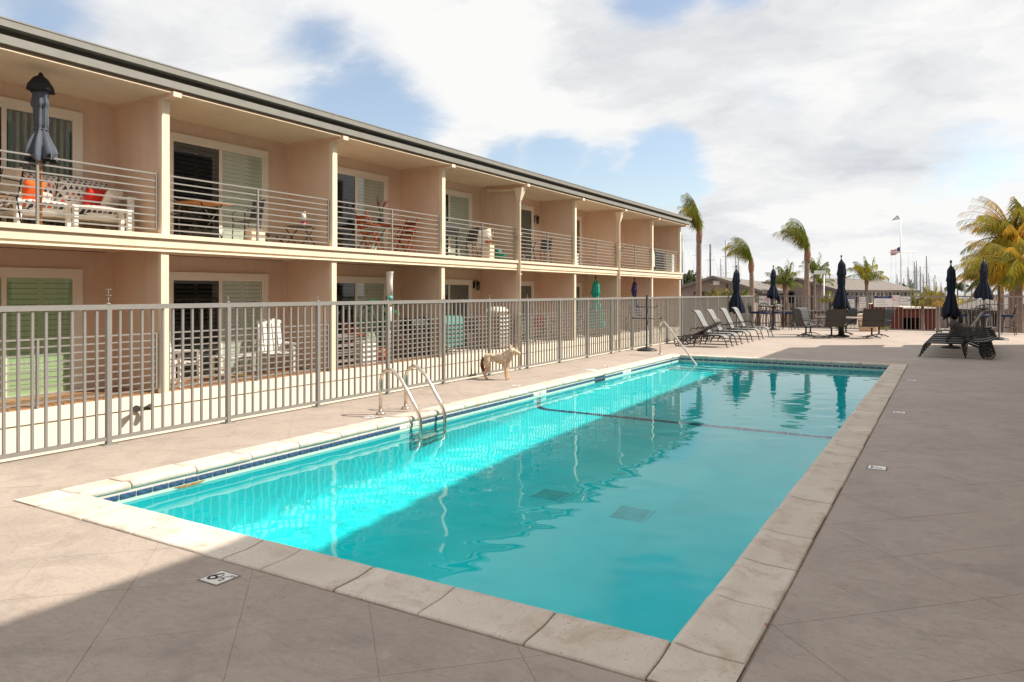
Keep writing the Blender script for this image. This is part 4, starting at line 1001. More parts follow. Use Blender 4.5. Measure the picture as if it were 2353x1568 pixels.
for y in (-.41, .41):
    cushion(SO, 'seat_cushion', 'triangles', (.02, y, .36), (.74, .80, .20), (0, 0, 0)); cushion(SO, 'back_cushion', 'triangles', (-.26, y, .66), (.50, .80, .20), (0, R_(-74), 0))
for lb, nm, m, c, r in (('bright orange pillow on the patterned sofa', 'pillow', 'orange', (.02, -.50, .60), (0, R_(-58), .2)), ('red pillow on the patterned sofa', 'pillow', 'red', (-.08, .52, .60), (0, R_(-65), -.1)), ('cream and mustard pillow at right end of the patterned sofa', 'pillow', 'cream', (.06, .72, .60), (0, R_(-60), .3))):
    t = thing('pillow', lb, 'pillow', (-12.02 + c[0], 6.35 + c[1], UP + c[2]), 0); cushion(t, 'cover', m, (0, 0, 0), (.34, .34, .14), r)
t = thing('coffee_table', 'low white slatted table before the patterned sofa', 'table', (-11.42, 6.55, UP))
for y in (-.42, .42):
    for x in (-.10, .10): MB().bb(x - .03, x + .03, y - .03, y + .03, 0, .36).build('leg', M['white'], t)
for k_ in range(3): MB().bb(-.13 + k_ * .09, -.05 + k_ * .09, -.48, .48, .36, .385).build('slat', M['white'], t)
folding_table('dark folding table at left end of the sofa balcony', -11.85, 4.75, UP, 'brown', 'black', .34)
bistro_chair('white-cushioned chair at the dark folding table', -11.75, 5.25, UP, R_(10), 'cream', 'black')
umbrella('slate grey closed umbrella tied to the sofa balcony railing', (-11.28, 5.62, UP), 2.20, 1.20, 'slate', .20, base=False, cap='darkcap', seed=21, tie=.62)
folding_table('orange-topped folding table with crossed black legs on the second balcony', -11.9, 8.75, UP, 'tablewood', 'black', .36)
bistro_chair('brown sling chair at right of the orange-topped table', -11.75, 9.65, UP, R_(-10), 'slingdark', 'brown')
bistro_chair('brown sling chair at left of the orange-topped table', -11.9, 7.95, UP, R_(170), 'slingdark', 'brown')
folding_table('small round folding table carrying the lantern', -11.62, 10.88, UP, 'slingdark', 'black', .26, .44, False)
t = thing('lantern', 'white lantern with pink candle on the small round table', 'lantern', (-11.60, 10.95, UP + .441))
MB().lathe([(.07, 0), (.07, .02), (.06, .1), (.03, .11)], 12).build('candle', M['pinkred'], t); MB().lathe([(.055, .10), (.06, .22), (.05, .26), (.02, .28)], 12).build('glass', M['whiteplastic'], t)
MB().tube([(.065 * math.cos(a), 0, .25 + .10 * math.sin(a)) for a in [math.pi * k_ / 8 for k_ in range(9)]], .004, 5).build('handle', M['steel'], t)
t = thing('foot_stool', 'low dark folding stool under the balcony rail', 'stool', (-11.6, 10.15, UP))
MB().bb(-.16, .16, -.24, .24, .19, .22).build('seat', M['slingdark'], t)
for s in (-1, 1): MB().bar((-.14, s * .2, .01), (.14, s * .2, .19), .02).build('leg', M['black'], t); MB().bar((.14, s * .2, .01), (-.14, s * .2, .19), .02).build('leg', M['black'], t)
t = thing('storage_box', 'pale box beside the railing post of the second balcony', 'box', (-11.5, 9.62, UP)); MB().bb(-.1, .1, -.16, .16, 0.001, .26).build('body', M['trim'], t); MB().bb(-.11, .11, -.17, .17, .26, .285).build('lid', M['trim'], t)
bistro_chair('red-brown folding armchair at left of the wooden balcony table', -11.8, 13.15, UP, R_(172), 'redwood', 'redwood', True, .95)
bistro_chair('red-brown folding armchair at right of the wooden balcony table', -11.8, 14.62, UP, R_(-8), 'redwood', 'redwood', True, .95)
folding_table('red-brown wooden folding table between two matching chairs', -11.85, 13.9, UP, 'redwood', 'redwood', .42)
t = thing('potted_orchid', 'flowering orchid in a pot on the wooden balcony table', 'plant', (-11.9, 13.75, UP + .721))
MB().lathe([(.06, 0), (.085, .14), (.075, .14)], 12).build('pot', M['darkcap'], t)
for k_ in range(4):
    a = k_ * 1.6; MB().tube([(0, 0, .12), (.05 * math.cos(a), .05 * math.sin(a), .35), (.15 * math.cos(a), .15 * math.sin(a), .55 + .05 * k_)], .006, 5).build('stem', M['leaf'], t)
    for q in range(3): MB().lathe([(.001, -.02), (.035, 0), (.001, .015)], 7, (.10 * math.cos(a) + .03 * q * math.cos(a), .10 * math.sin(a) + .03 * q, .46 + .05 * q)).build('flower', M['pinkred'], t)
def grill(label, x, y, z, body='black', cover=None, rz=0):
    t = thing('barbecue_grill', label, 'grill', (x, y, z), rz)
    for i in (-1, 1):
        for j in (-1, 1): MB().bar((i * .18, j * .3, .002), (i * .18, j * .3, .62), .035).build('leg', M['black'], t)
    MB().bb(-.22, .22, -.36, .36, .60, .76).build('firebox', M[body], t)
    h = MB(); prof = [(-.24, .76)] + [(-.24 * math.cos(a), .76 + .24 * math.sin(a)) for a in [math.pi * k_ / 8 for k_ in range(1, 8)]] + [(.24, .76)]
    h.extrude(prof, (0, -.37, 0), (0, .37, 0), (1, 0, 0)); h.build('hood', M[cover or body], t)
    MB().bb(-.18, .18, -.3, .3, .10, .13).build('shelf', M['black'], t); MB().bb(-.2, .2, .37, .62, .70, .73).build('side_shelf', M['black'], t)
    if cover:
        MB().extrude([(-.26, .2), (-.26, .76), (-.2, 1.0), (.2, 1.0), (.26, .76), (.26, .2)], (0, -.40, 0), (0, .40, 0), (1, 0, 0)).build('cover', M[cover], t)
    return t
grill('black barbecue grill on the fourth balcony', -11.8, 16.25, UP)
bistro_chair('dark sling chair in front of the black barbecue', -11.6, 17.05, UP, R_(-20), 'slingdark', 'black')
bistro_chair('wicker balcony chair heaped with cream cushions', -11.75, 18.05, UP, R_(-15), 'wicker', 'wicker')
for i_, (dz, ry, lb) in enumerate(((.55, -75, 'cream cushion leaning on the wicker chair'), (.70, -60, 'upper cream cushion on the wicker chair'))):
    t = thing('cushion', lb, 'cushion', (-11.7, 17.98 + .08 * i_, UP + dz)); cushion(t, 'cover', 'cream', (0, 0, 0), (.48, .46, .16), (R_(60), R_(-15), .3))
t = thing('flower_pot', 'green bowl planter at right end of the fourth balcony', 'planter', (-11.42, 18.42, UP)); MB().lathe([(.15, .001), (.24, .12), (.27, .22), (.25, .22)], 16).build('pot', M['green'], t); MB().lathe([(.08, .16), (.1, .30), (.02, .36)], 8).build('inner_pot', M['tealplastic'], t)
t = thing('flower_pot', 'terracotta pot on a pale stand beside the green planter', 'planter', (-11.45, 17.95, UP)); MB().bb(-.11, .11, -.12, .12, 0.001, .44).build('stand', M['trim'], t); MB().lathe([(.07, .441), (.11, .56), (.09, .56)], 12).build('pot', M['terracotta'], t)
t = thing('watering_bin', 'green plastic bin at left end of the fourth balcony', 'bin', (-11.4, 15.5, UP)); MB().lathe([(.14, .001), (.17, .42), (.18, .43), (.15, .43)], 14).build('body', M['green'], t)
folding_table('dark bistro table on the fifth balcony', -11.75, 20.7, UP, 'black', 'black', .34)
bistro_chair('black sling chair at right of the fifth balcony table', -11.7, 21.7, UP, R_(-10), 'slingdark', 'black')
bistro_chair('black sling chair at left of the fifth balcony table', -11.7, 19.95, UP, R_(172), 'slingdark', 'black')
t = thing('cool_box', 'dark red box at left end of the fifth balcony', 'box', (-11.45, 19.5, UP)); MB().bb(-.15, .15, -.2, .2, .001, .5).build('body', M['rust'], t); MB().bb(-.16, .16, -.21, .21, .5, .56).build('lid', M['rust'], t)
t = thing('storage_box', 'small white box on the bare sixth balcony', 'box', (-11.35, 23.35, UP)); MB().bb(-.12, .12, -.16, .16, .001, .38).build('body', M['white'], t); MB().bb(-.13, .13, -.17, .17, .38, .42).build('lid', M['white'], t)
folding_table('dark tall table on the seventh balcony', -11.7, 27.9, UP, 'black', 'black', .32, .9)
bistro_chair('dark chair at the tall table on the seventh balcony', -11.7, 27.35, UP, R_(175), 'slingdark', 'black')
grill('barbecue under a white cover on the last balcony', -11.55, 31.35, UP, 'black', 'white', R_(10))
t = thing('cabinet', 'black cabinet on the last balcony', 'cabinet', (-11.75, 32.7, UP)); MB().bb(-.3, .3, -.55, .55, .001, .95).build('body', M['black'], t); MB().bb(-.33, .33, -.58, .58, .95, .98).build('top', M['slingdark'], t)
t = thing('tower_fan', 'white tower unit at right end of the last balcony', 'appliance', (-11.35, 33.9, UP)); MB().bb(-.14, .14, -.16, .16, .001, .86).build('body', M['white'], t)
for k_ in range(6): MB().bb(.14, .15, -.14, .14, .1 + k_ * .12, .16 + k_ * .12).build('grille', M['whiteplastic'], t)
def lantern_lamp(label, p):
    t = thing('wall_lantern', label, 'wall lamp', p)
    MB().bb(0, .02, -.05, .05, -.12, .10).build('back_plate', M['black'], t)
    MB().tube([(.02, 0, .05), (.10, 0, .14), (.15, 0, .10)], .012, 6).build('arm', M['black'], t)
    MB().lathe([(.02, .10), (.075, .04), (.08, .03), (.06, .03)], 8, (.15, 0, 0)).build('cap', M['black'], t)
    MB().lathe([(.06, .03), (.045, -.17), (.02, -.19)], 8, (.15, 0, 0)).build('glass', mat('amber_glass', (.10, .08, .06), .2, .2), t)
    for q in range(6): a = q * math.pi / 3; MB().tube([(.15 + .065 * math.cos(a), .065 * math.sin(a), .03), (.15 + .048 * math.cos(a), .048 * math.sin(a), -.18)], .005, 4).build('bar', M['black'], t)
lantern_lamp('black wall lantern under the fifth balcony roof', (BACK + .003, 22.45, 4.25))
lantern_lamp('black wall lantern on the patio wall behind the fence', (BACK + .003, 18.66, 1.92))
# patio level
def plank_chair(label, x, y, z, rz):
    t = thing('slat_chair', label, 'chair', (x, y, z), rz, 'white patio chairs')
    for s in (-1, 1):
        MB().bar((s * .27, -.26, .003), (s * .27, -.26, .58), .05, .04).build('leg', M['whiteplastic'], t); MB().bar((s * .27, .24, .003), (s * .27, .24, .60), .05, .04).build('leg', M['whiteplastic'], t)
        MB().bb(s * .29 - .05, s * .29 + .05, -.32, .28, .58, .605).build('armrest', M['whiteplastic'], t)
    for k_ in range(5): MB().bb(-.25, .25, -.26 + k_ * .1, -.26 + k_ * .1 + .08, .40, .42).build('slat', M['whiteplastic'], t)
    for k_ in range(5): MB().bar((-.2 + k_ * .1, .22, .44), (-.2 + k_ * .1, .36, 1.12 - .03 * abs(k_ - 2)), .075, .02, up=(0, 1, 0)).build('slat', M['whiteplastic'], t)
    MB().bar((-.26, .34, 1.02), (.26, .34, 1.02), .02, .06).build('head_rail', M['whiteplastic'], t)
plank_chair('white slatted patio chair standing right of the patio door', -11.75, 10.35, LO, R_(72)); plank_chair('white slatted patio chair beside the cream column', -11.6, 8.0, LO, R_(110))
t = thing('side_table', 'small white patio table between the white chairs', 'table', (-11.6, 9.25, LO))
for k_ in range(4): MB().bb(-.22 + k_ * .11, -.22 + k_ * .11 + .095, -.42, .42, .42, .445).build('slat', M['whiteplastic'], t)
for i in (-1, 1):
    for j in (-1, 1): MB().bar((i * .18, j * .36, .002), (i * .18, j * .36, .42), .04).build('leg', M['whiteplastic'], t)
for j in (-1, 1): MB().bar((-.18, j * .36, .2), (.18, j * .36, .2), .03).build('stretcher', M['whiteplastic'], t)
t = thing('steps', 'brown wooden steps just behind the second patio column', 'steps', (-11.75, 11.9, LO))
for k_ in range(4): MB().bb(-.4, .4, -.36, .36 - k_ * .0, .10 + k_ * .17, .16 + k_ * .17).build('tread', M['siding'], t)
for s in (-1, 1): MB().bar((0, s * .33, .003), (0, s * .33, .7), .05).build('post', M['darkwood'], t)
t = thing('wrapped_umbrella', 'umbrella in a white plastic sleeve leaning on the patio railing', 'umbrella', (-11.25, 13.3, LO))
Mx = Matrix.Rotation(R_(3), 3, 'X')
MB().lathe([(.03, .80), (.07, .85), (.085, 1.2), (.08, 1.30)], 12).build('sleeve', M['whiteplastic'], t); MB().lathe([(.082, 1.30), (.082, 1.43)], 12).build('label_band', M['mustard'], t); MB().lathe([(.083, 1.43), (.083, 1.56)], 12).build('label_band', M['tealplastic'], t)
MB().lathe([(.08, 1.56), (.075, 1.9), (.085, 2.10), (.10, 2.12)], 12).build('sleeve', M['whiteplastic'], t); MB().tube([(0, 0, .0), (0, 0, .82)], .02, 8).build('pole', M['white'], t)
def leafy(label, x, y, z, n, h, leafm, name='leafy_plant', potm='terracotta', big=.22, cat='plant'):
    t = thing(name, label, cat, (x, y, z)); rn = random.Random(int(x * 100 + y * 10))
    MB().lathe([(.12, .002), (.18, .28), (.16, .28)], 14).build('pot', M[potm], t)
    st = MB(); lf = MB()
    for i in range(n):
        a = rn.uniform(0, 6.28); l = rn.uniform(.5, 1.0) * h; r_ = rn.uniform(.1, .45) * h * .7
        tip = Vector((r_ * math.cos(a), r_ * math.sin(a), .28 + l)); st.tube([(0, 0, .25), (tip.x * .4, tip.y * .4, .28 + l * .6), tip], .008, 5)
        d = Vector((math.cos(a), math.sin(a), -.5)).normalized(); sd = d.cross(Vector((0, 0, 1))).normalized(); up = sd.cross(d); q = rn.uniform(.7, 1.2) * big
        pts = [tip, tip + d * q * .25 + sd * q * .42 + up * .02, tip + d * q * .7 + sd * q * .38, tip + d * q * 1.15 - up * .03, tip + d * q * .7 - sd * q * .38, tip + d * q * .25 - sd * q * .42 + up * .02]
        lf.add(pts, [(0, 1, 2), (0, 2, 3), (0, 3, 4), (0, 4, 5)], True)
    st.build('stems', M['leaf'], t); lf.build('leaves', M[leafm], t); return t
leafy('large-leaved potted plant beside the wrapped umbrella', -11.75, 13.55, LO, 16, 1.25, 'leaftrop', big=.30)
bistro_chair('red-brown wooden chair on the third patio', -11.8, 12.75, LO, R_(170), 'redwood', 'redwood', True, .95); folding_table('dark folding table on the third patio', -11.75, 14.3, LO, 'brown', 'black', .36)
t = thing('storage_box', 'stacked white crate on the third patio', 'box', (-11.5, 12.75, LO)); MB().bb(-.15, .15, -.25, .25, .002, .48).build('body', M['whiteplastic'], t); MB().bb(-.16, .16, -.26, .26, .48, .52).build('lid', M['whiteplastic'], t)
grill('black barbecue on the third patio behind the fence', -11.6, 14.75, LO); grill('black barbecue under a teal cover on the fourth patio', -11.6, 16.1, LO, 'black', 'tealplastic')
t = thing('wicker_chest', 'tall white wicker chest on the fourth patio', 'chest', (-11.5, 18.55, LO)); MB().bb(-.25, .25, -.3, .3, .001, 1.0).build('body', M['wicker'], t)
for k_ in range(8): MB().bb(.25, .262, -.29, .29, .05 + k_ * .12, .11 + k_ * .12).build('slat', M['whiteplastic'], t)
t = thing('cushion', 'bundled pale cushion on top of the wicker chest', 'cushion', (-11.5, 18.5, LO + 1.08)); cushion(t, 'cover', 'cream', (0, 0, 0), (.5, .7, .26), (0, 0, .1))
bistro_chair('dark sling chair on the fourth patio', -11.7, 17.2, LO, R_(10), 'slingdark', 'black'); bistro_chair('cream-cushioned chair on the fifth patio', -11.7, 20.1, LO, R_(165), 'cream', 'black'); bistro_chair('red-seated chair on the fifth patio', -11.6, 21.0, LO, R_(-15), 'red', 'black'); folding_table('dark folding table on the fifth patio', -11.7, 21.9, LO, 'black', 'black', .34)
umbrella('teal closed umbrella on the patio behind the fence', (-11.45, 25.5, 0), 2.28, 1.85, 'teal', .24, base=True, seed=31, tie=.4); umbrella('purple closed umbrella on the patio behind the fence', (-11.45, 29.5, 0), 2.28, 1.5, 'purple', .24, base=True, seed=34, tie=.5)
bistro_chair('dark chair beside the teal umbrella', -11.7, 24.3, LO, R_(150), 'slingdark', 'black'); bistro_chair('dark chair beside the purple umbrella', -11.7, 28.4, LO, R_(150), 'slingdark', 'black'); leafy('leafy potted plant in the corner behind the teal umbrella', -12.0, 24.6, LO, 14, .9, 'leaf')

# ------------------------------------------------------------------ palms and shrubs
WIND = -IMG_R
def frond(lf, st, base, az, el, L, leaf, wind, grav, rn, n=38, wd=.05):
    d = Vector((math.cos(el) * math.cos(az), math.cos(el) * math.sin(az), math.sin(el))); p = Vector(base); ds = L / n; pts = [p.copy()]
    for i in range(n):
        t = i / n
        d = (d + (Vector((0, 0, -grav)) + WIND * wind) * (ds / L) * (.4 + 1.6 * t)).normalized(); p = p + d * ds; pts.append(p.copy())
        if t < .08: continue
        side = d.cross(Vector((0, 0, 1)));
        if side.length < .05: side = d.cross(IMG_F)
        side.normalize(); ll = leaf * (math.sin(math.pi * min(1, .18 + t * .82)) ** .6 + .15) * rn.uniform(.8, 1.1)
        for s in (-1, 1):
            q = (side * s * rn.uniform(.3, .75) + d * rn.uniform(.3, .7) + Vector((0, 0, -rn.uniform(.45, 1.0) - grav * .2)) + WIND * wind * rn.uniform(.15, .4)).normalized()
            m_ = p + q * ll * .55; e = p + q * ll + Vector((0, 0, -ll * rn.uniform(.1, .3))) + WIND * wind * ll * .12
            wv_ = q.cross(d); wv_ = wv_.normalized() * wd * .5 if wv_.length > .01 else side * wd * .5
            lf.add([p - wv_ * .6, p + wv_ * .6, m_ + wv_, e, m_ - wv_], [(0, 1, 2, 4), (4, 2, 3)])
    st.tube(pts, [max(.008, .04 * (1 - i / len(pts))) for i in range(len(pts))], 5)
def palm(label, base, ztop, L, nf, wind, grav, m, seed, r0=.2, els=(25, 85), leaf=.55, name='palm_tree', shaft=True, lean=0.0, wd=.045, azs=None, mats=None, group=None):
    t = thing(name, label, 'palm tree', base, 0, group); rn = random.Random(seed); H = ztop - base[2]
    tr = MB(); pts = []; rr = []
    for i in range(15):
        u = i / 14; pts.append((WIND.x * lean * u * u + .03 * math.sin(u * 5 + seed), WIND.y * lean * u * u + .03 * math.cos(u * 4), H * u)); rr.append(r0 * (1.25 - .55 * u) * (1.0 + .05 * (i % 2)) * (1.3 if i == 0 else 1))
    tr.tube(pts, rr, 10); tr.build('trunk', M['trunk'], t); top = Vector(pts[-1])
    if shaft: MB().lathe([(r0 * .75, -L * .42), (r0 * 1.02, -L * .33), (r0 * 1.1, -L * .2), (r0 * .85, -L * .05), (r0 * .6, .15)], 12, top, fn=lambda th, z: 1 + .12 * math.sin(3 * th + z * 9)).build('crownshaft', M['shaft'], t)
    groups = {}
    for i in range(nf):
        az = rn.uniform(0, 2 * math.pi) if azs is None else rn.choice(azs) + rn.uniform(-.35, .35)
        el = R_(rn.uniform(*els)); key = rn.choice(mats) if mats else m
        lf, st = groups.setdefault(key, (MB(), MB()))
        frond(lf, st, top + Vector((0, 0, rn.uniform(-.1, .1))), az, el, L * rn.uniform(.75, 1.1), leaf, wind, grav * rn.uniform(.7, 1.3), rn, wd=wd)
    for key, (lf, st) in groups.items():
        c = lf.build('crown', M[key], t); st.build('frond_stems', M[key], c)
    return t
WAZ = math.atan2(WIND.y, WIND.x)
def pbase(x, y, d): p = atD(x, y, d); return Vector((p.x, p.y, GZ))
palm('tallest windswept palm beside the end of the apartment building', pbase(1606, 690, 52), atD(1609, 522, 52).z, 2.8, 16, .38, 1.1, 'frond', 3, .20, (52, 89), .75, azs=[WAZ, WAZ + .9, WAZ - .9, WAZ], mats=['frond', 'frond', 'frondgrey', 'goldgreen'])
palm('windswept palm behind the left navy umbrella', pbase(1727, 690, 48), atD(1727, 596, 48).z, 2.15, 12, .6, 1.2, 'frond', 5, .17, (45, 86), .62, azs=[WAZ, WAZ + .7, WAZ - .7], mats=['frond', 'frond', 'goldgreen'])
palm('windswept palm standing between the two gabled roofs', pbase(1855, 690, 46), atD(1855, 568, 46).z, 2.4, 13, .55, 1.2, 'frond', 8, .18, (48, 86), .68, azs=[WAZ, WAZ + .7, WAZ - .7], mats=['frond', 'frond', 'goldgreen'])
palm('short bushy palm behind the slim umbrella', pbase(1803, 690, 62), atD(1803, 648, 62).z, 1.8, 22, .5, .9, 'frond', 11, .16, (10, 80), .5, mats=['frond', 'frond', 'goldgreen'])
palm('dark green palm right of the tall windswept trunk', pbase(1872, 690, 70), atD(1870, 628, 70).z, 2.0, 18, .8, .9, 'frond', 14, .13, (15, 80), .45, shaft=False)
palm('small palm near the square street lamp', pbase(1886, 690, 72), atD(1887, 648, 72).z, 1.5, 9, .5, 1.2, 'frond', 17, .11, (20, 80), .4, shaft=False)
palm('bushy palm right of the tall umbrella', pbase(1992, 690, 60), atD(1990, 636, 60).z, 1.9, 24, .6, .9, 'frond', 19, .15, (10, 85), .5, mats=['frond', 'frond', 'goldgreen'])
for (x, yt, d, L, sd, lb, els) in ((2326, 548, 40, 2.9, 31, 'tall golden palm at right edge of the picture', (-5, 80)), (2342, 612, 37, 2.8, 33, 'lower golden palm leaning in at right edge', (-15, 60)), (2298, 628, 43, 2.5, 36, 'small olive and gold palm left of the golden ones', (5, 75))):
    palm(lb, pbase(x, 690, d), atD(x, yt, d).z, L, 60, .5, 1.05, 'gold', sd, .20, els, .7, shaft=False, mats=['gold', 'gold', 'goldgreen', 'goldgreen', 'frond'], wd=.04)
def shrub(label, x, y, d, L, nf, seed, m=('bush', 'goldgreen')):
    p = atD(x, y, d); t = thing('palm_shrub', label, 'shrub', (p.x, p.y, p.z - L * .3)); rn = random.Random(seed); g = {}
    for i in range(nf):
        lf, st = g.setdefault(rn.choice(m), (MB(), MB())); frond(lf, st, (rn.uniform(-L, L) * .5, rn.uniform(-L, L) * .5, 0), rn.uniform(0, 6.28), R_(rn.uniform(25, 80)), L * rn.uniform(.6, 1.1), .42, .35, .9, rn, 16, .05)
    for k_, (lf, st) in g.items(): c = lf.build('fronds', M[k_], t); st.build('frond_stems', M[k_], c)
    MB().lathe([(.16, -abs(p.z - L * .3 - GZ)), (.11, .1)], 8).build('stump', M['trunk'], t)
shrub('feathery palm shrub left of the first navy umbrella', 1655, 684, 50, 1.2, 26, 2); shrub('feathery palm shrub behind the first navy umbrella', 1680, 682, 49, 1.2, 26, 3, ('bush', 'frond')); shrub('green palm shrub right of the first navy umbrella', 1712, 684, 50, 1.0, 22, 4, ('frond', 'bush'))
shrub('bushy green shrub beside the dark red garage', 2022, 748, 68, 1.1, 24, 8, ('frond', 'goldgreen')); shrub('round palm shrub left of the loungers umbrella', 2120, 686, 55, 1.5, 26, 5); shrub('golden palm shrub behind the loungers umbrella', 2155, 684, 54, 1.7, 26, 6, ('goldgreen', 'gold', 'bush')); shrub('bright green shrub beside the tall umbrella', 1908, 682, 62, .9, 20, 7, ('frond', 'goldgreen'))
for i, (x, y) in enumerate(((1571, 652), (1579, 640), (1586, 660), (1592, 648), (1599, 658), (1568, 668), (1594, 668), (1582, 670), (2016, 660), (2030, 664), (2086, 664), (2200, 660))):
    palm('tiny far-off palm on the marina horizon', pbase(x, 690, 170), atD(x, y, 170).z, 2.6, 12, .3, 1.1, 'frondgrey', 50 + i, .18, (0, 75), .9, 'distant_palm', False, wd=.22, group='far palms on the horizon')

# ------------------------------------------------------------------ buildings and street beyond the deck
def gable(label, p0, p1, hw, ze, zr, name='motel_building', wallm='siding', roofm='shingle', wins=8, oh=.6):
    p0, p1 = Vector((p0.x, p0.y, 0)), Vector((p1.x, p1.y, 0)); a = (p1 - p0); L = a.length; rz = math.atan2(a.y, a.x)
    t = thing(name, label, 'building', (p0.x, p0.y, GZ), rz); zb = 0; ze -= GZ; zr -= GZ
    MB().add([(0, -hw, 0), (L, -hw, 0), (L, hw, 0), (0, hw, 0), (0, -hw, ze), (L, -hw, ze), (L, hw, ze), (0, hw, ze), (0, 0, zr - .1), (L, 0, zr - .1)], [(0, 1, 5, 4), (2, 3, 7, 6), (0, 4, 8, 7, 3), (1, 2, 6, 9, 5)]).build('wall', M[wallm], t)
    sl_ = (zr - ze) / hw; e = hw + oh; rf = None
    for s in (-1, 1):
        prof = [(0, zr), (s * e, zr - sl_ * e), (s * e, zr - sl_ * e - .22), (0, zr - .22)]
        m_ = MB(); m_.add([(x, y, z) for x in (-oh, L + oh) for y, z in prof], [(0, 1, 2, 3), (7, 6, 5, 4), (0, 4, 5, 1), (1, 5, 6, 2), (2, 6, 7, 3), (3, 7, 4, 0)]); rf = m_.build('roof', M[roofm], t)
        fb = MB().bar((-oh, s * (e + .02), zr - sl_ * e - .12), (L + oh, s * (e + .02), zr - sl_ * e - .12), .05, .3).build('fascia_board', M['darkwood'], rf)
        for k_ in range(wins):
            x = L * (k_ + .5) / wins; w_ = L / wins * .28
            f = MB().bb(x - w_, x + w_, s * (hw + .01), s * (hw + .06), ze - 1.7, ze - .35).build('window_frame', M['vinyl'], t)
            MB().bb(x - w_ + .08, x + w_ - .08, s * (hw + .06), s * (hw + .075), ze - 1.62, ze - .43).build('pane', M['carglass'], f)
            MB().bb(x + w_ * 1.6, x + w_ * 1.6 + .16, s * hw, s * (hw + .09), 0, ze).build('post', M['darkwood'], t)
    for x in (-.02, ):
        for y in (-.33, .33): MB().bb(x - .05, x + .0, y * hw - .05, y * hw + .05, 0, ze + .3).build('batten', M['darkwood'], t)
        f = MB().bb(x - .08, x, .15 * hw, .5 * hw, ze - 1.6, ze - .3).build('window_frame', M['darkwood'], t); MB().bb(x - .1, x - .081, .18 * hw, .47 * hw, ze - 1.5, ze - .4).build('pane', M['carglass'], f)
    return t
gable('long low brown motel building with pale gabled roof', atD(1640, 690, 60), atD(1812, 690, 128), 3.2, 2.05, 3.05, wins=9)
gable('grey shingle-roofed motel building behind the tall umbrella', atD(1838, 690, 82), atD(2012, 690, 92), 4.5, 2.1, 3.35, wins=9)
gable('low building with grey roof right of the sign row', atD(2092, 690, 100), atD(2230, 690, 92), 4, .2, 1.0, wins=6)
gable('brown shingled building behind the golden palms', atD(2300, 690, 70), atD(2420, 690, 62), 4, .3, 1.5, wins=4)
t = thing('chimney_block', 'pale square roof block above the brown motel', 'chimney', (atD(1790, 650, 84).x, atD(1790, 650, 84).y, GZ), .5); MB().bb(-1.6, 1.6, -1, 1, 0, 5.55).build('body', M['palette'], t); MB().bb(-1.7, 1.7, -1.1, 1.1, 5.55, 5.7).build('cap', M['siding'], t); MB().lathe([(.1, 5.7), (.1, 7.2)], 8).build('flue', M['mast'], t)
# garage with red walls and pale lintel
p = atD(2090, 740, 78); t = thing('garage', 'dark red garage with pale lintel over a dark opening', 'garage', (p.x, p.y, GZ), YAW)
gw, gz0, gz1 = 2.6, 0, 2.72
for s in (-1, 1): MB().bb(s * 1.55, s * gw, -.2, 5, 0, gz1).build('wall', M['rust'], t)
MB().bb(-1.55, 1.55, -.2, .1, 1.75, gz1).build('door_head', M['rust'], t); MB().bb(-gw - .1, gw + .1, -.5, 5.2, gz1, gz1 + .16).build('roof', M['lowerwall'], t); MB().bb(-1.55, 1.55, 3, 3.1, 0, 1.75).build('rear_wall', M['darkhole'], t)
t2 = thing('retaining_wall', 'dark red timber retaining wall left of the garage', 'wall', (atD(2038, 745, 74).x, atD(2038, 745, 74).y, GZ), YAW)
for k_ in range(9): MB().bb(-2.2 + k_ * .42, -1.83 + k_ * .42, -.1, .1, 0, 3.3 - .04 * k_).build('plank', M['rust'], t2)
p = atD(1862, 715, 60); t = thing('carport', 'flat dark carport roof behind the far fence', 'carport', (p.x, p.y, GZ), YAW)
MB().bb(-4.2, 4.2, -2.2, 2.2, 2.75, 2.95).build('roof', M['darkwood'], t)
for s in (-3.9, -1.3, 1.3, 3.9): MB().bar((s, -2, 0), (s, -2, 2.75), .12).build('post', M['siding'], t)
p = atD(1960, 720, 66); t = thing('garden_wall', 'pale garden wall seen through the far fence', 'wall', (p.x, p.y, GZ), YAW); MB().bb(-2.2, 2.2, -.1, .1, 0, 2.6).build('body', M['lowerwall'], t); MB().bb(-2.3, 2.3, -.15, .15, 2.6, 2.7).build('cap', M['trim'], t)
